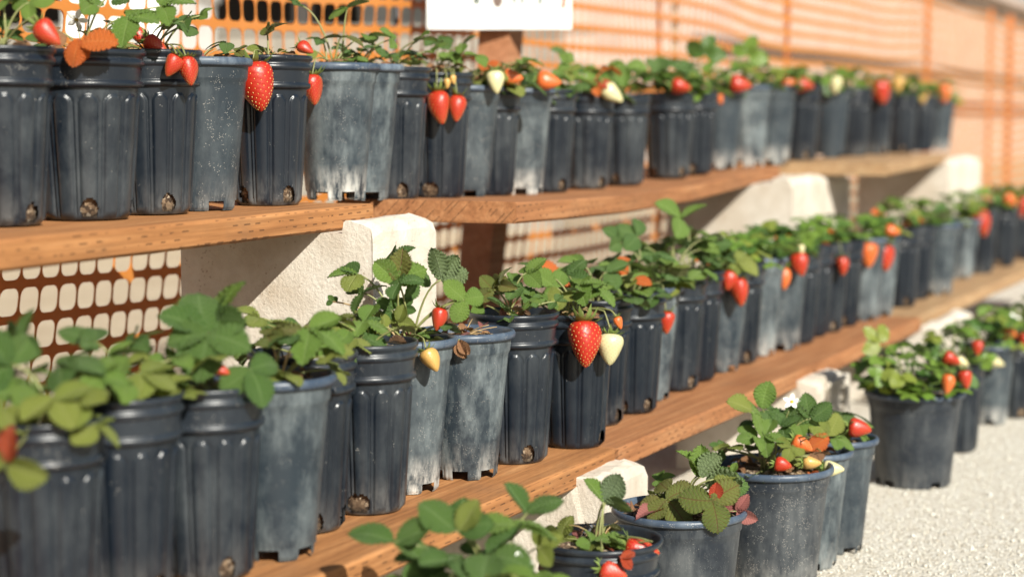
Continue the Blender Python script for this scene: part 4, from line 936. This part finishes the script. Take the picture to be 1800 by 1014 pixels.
L(f1, 1050, 950, -.03, (.95,.12,.15), (0,.95,.3), .050, 'g', n3=1); L(f1, 1040, 955, -.04, (-.6,.2,.5), (0,.7,.7), .03, 'g'); L(f1, 1092, 980, -.09, (.6,-.6,.3), (0,.6,.7), .022, 'r', n3=2, pet=M_PETR); L(f1, 985, 945, .02, (.3,.8,.2), (-.3,.4,.9), .032, 'y')
fill_leaves(f1, 4, .05, .025, .016, .028, 'yygb'); litter(f1, 6, .055)
B(f1, 1130, 966, 60, 'r', 2, 80, dd=-.03); B(f1, 1080, 1006, 48, 'r', 3, 70, dd=-.08)
# the sharp pot at the front
L(f2, 1228, 835, -.02, (-.35,.9,.1), (.9,.25,.45), .046, 'g', n3=1, vars_=[5]); L(f2, 1230, 838, -.02, (.1,1,.0), (-.35,.1,.9), .050, 'g', n3=1, vars_=[4]); L(f2, 1232, 838, -.03, (.6,.8,.1), (-.2,.1,-.9), .050, 'g', n3=1, vars_=[1]); L(f2, 1240, 850, .0, (.95,.35,.1), (.1,.4,-.8), .055, 'g', n3=1); L(f2, 1255, 842, -.01, (.95,.2,.2), (-.1,.8,.5), .044, 'y', n3=1, vars_=[1]); L(f2, 1262, 855, .01, (.9,.05,.2), (0,.5,.7), .046, 'd')
L(f2, 1176, 862, -.02, (.9,.25,.3), (-.15,.75,.65), .046, 'm', vars_=[0,2,0], spread=120); L(f2, 1170, 876, -.03, (-.8,-.1,.4), (0,.85,.5), .044, 'm', vars_=[2,0,3], spread=100); L(f2, 1172, 878, -.06, (.6,-.55,.55), (-.1,.65,.75), .050, 'm', vars_=[2,0,0], spread=80)
L(f2, 1252, 880, -.105, (.1,-.98,.15), (-.05,.3,.95), .054, 'm', vars_=[2,2,0], spread=108, label='red-flushed green leaf drooping over the rim'); L(f2, 1254, 880, -.1, (.25,.9,.1), (0,-.1,1), .032, 'r', n3=1, vars_=[4])
L(f2, 1295, 898, -.02, (.5,.8,.2), (-.2,.1,.9), .034, 'p', vars_=[5,3,5], spread=80, label='curled purple withered leaf'); L(f2, 1155, 843, .05, (.9,.3,.0), (0,.9,.3), .030, 'g'); L(f2, 1285, 830, .03, (.5,.8,.1), (-.3,.5,.7), .018, 'g')
litter(f2, 16, .09)
for px, c in ((1090, 'p'), (1110, 'b'), (1200, 'o'), (1150, 'p'), (1180, 'o')):
    q = at_depth(px, 898, f2['dep']-.05+RG.uniform(-.03,.04)); R3 = frame(Vector((RG.uniform(-1,1), RG.uniform(-1,1), .2)), Vector((RG.uniform(-.5,.5), -.6, 1)))
    obj('dry_leaf', leaflet_mesh(5, c), f2['thing'], mtx=Matrix.Translation(q-f2['thing'].location) @ R3.to_4x4() @ Matrix.Scale(.034, 4))
f3, f4, f5, f6 = Fr[3], Fr[4], Fr[5], Fr[6]
L(f3, 1322, 722, -.03, (-.8,.4,.2), (.2,.8,.5), .050, 'g', spread=130, cols=['y','g','g']); L(f3, 1340, 718, -.01, (.3,.85,.0), (-.1,.2,.9), .055, 'g', n3=1, vars_=[0]); L(f3, 1350, 720, .0, (.7,-.2,.3), (0,.9,.4), .045, 'd'); L(f3, 1425, 735, -.02, (-.2,.9,.1), (-.2,.3,.9), .048, 'd', spread=75); L(f3, 1330, 768, -.05, (-.7,.1,.4), (0,.8,.6), .042, 'g'); L(f3, 1345, 765, -.05, (.7,-.1,.3), (0,.8,.6), .042, 'g'); L(f3, 1375, 750, -.03, (.6,.2,.3), (0,.7,.7), .04, 'd'); L(f3, 1335, 745, 0, (-.9,-.1,.1), (0,1,.3), .038, 'd'); L(f3, 1390, 785, -.07, (-.3,-.7,.5), (0,.6,.8), .03, 'y'); L(f3, 1400, 740, 0, (.5,.1,.2), (0,.9,.4), .04, 'g')
fill_leaves(f3, 12, .095, .07, .024, .040, 'ggdyb'); litter(f3, 14, .085)
L(f4, 1455, 765, -.04, (-.5,.5,.3), (0,.4,.9), .048, 'o', cols=['y','o','y']); fill_leaves(f4, 5, .06, .06, .026, .04, 'ggd'); L(f5, 1478, 728, .0, (.9,.1,.1), (0,1,.2), .05, 'd'); fill_leaves(f5, 5, .06, .06, .024, .038, 'ggdy')
litter(f4, 4, .05); litter(f5, 4, .05)
fill_leaves(f6, 48, .12, .115, .030, .046, 'ggggdy', True, Vector((0, 0, .012))); L(f6, 1545, 600, 0, (-.5,.6,.1), (0,.6,.8), .05, 'y', low=True)
B(f3, 1411, 782, 38, 'o', 1, 60, dd=-.06); B(f3, 1377, 817, 30, 'r', 1, 80, dd=-.08, stalk=False); B(f3, 1428, 813, 32, 'g', 0, 90, dd=-.09); B(f4, 1466, 823, 36, 'w', 0, 85, dd=-.09); B(f5, 1512, 753, 40, 'r', 1, 80, dd=-.06)
B(f6, 1674, 632, 32, 'r', 1, 60, dd=-.05); B(f6, 1666, 676, 34, 'o', 0, -10); B(f6, 1697, 668, 32, 'r', 0, 5); B(Fr[7], 1692, 637, 24, 'w', 0, 60); B(Fr[7], 1718, 612, 26, 'r', 0, 0, dd=-.05); B(Fr[8], 1750, 636, 32, 'w', 0, 70); B(Fr[9], 1776, 589, 36, 'o', 1, 60, dd=-.05); B(Fr[9], 1800, 600, 28, 'r', 0, 0)
for i in range(7, len(Fr)): fill_leaves(Fr[i], 18, .09, .10, .028, .046, 'gggddy', True)
add_flower(Fr[9], 1781, 562, .022, camvec(0,.4,1), -.02); add_flower(f3, 1392, 706, .018, camvec(-.2,.6,.8), -.01); add_flower(f2, 1287, 838, .010, camvec(.2,.6,.8), .03)
print('OBJECTS', len(S.objects))
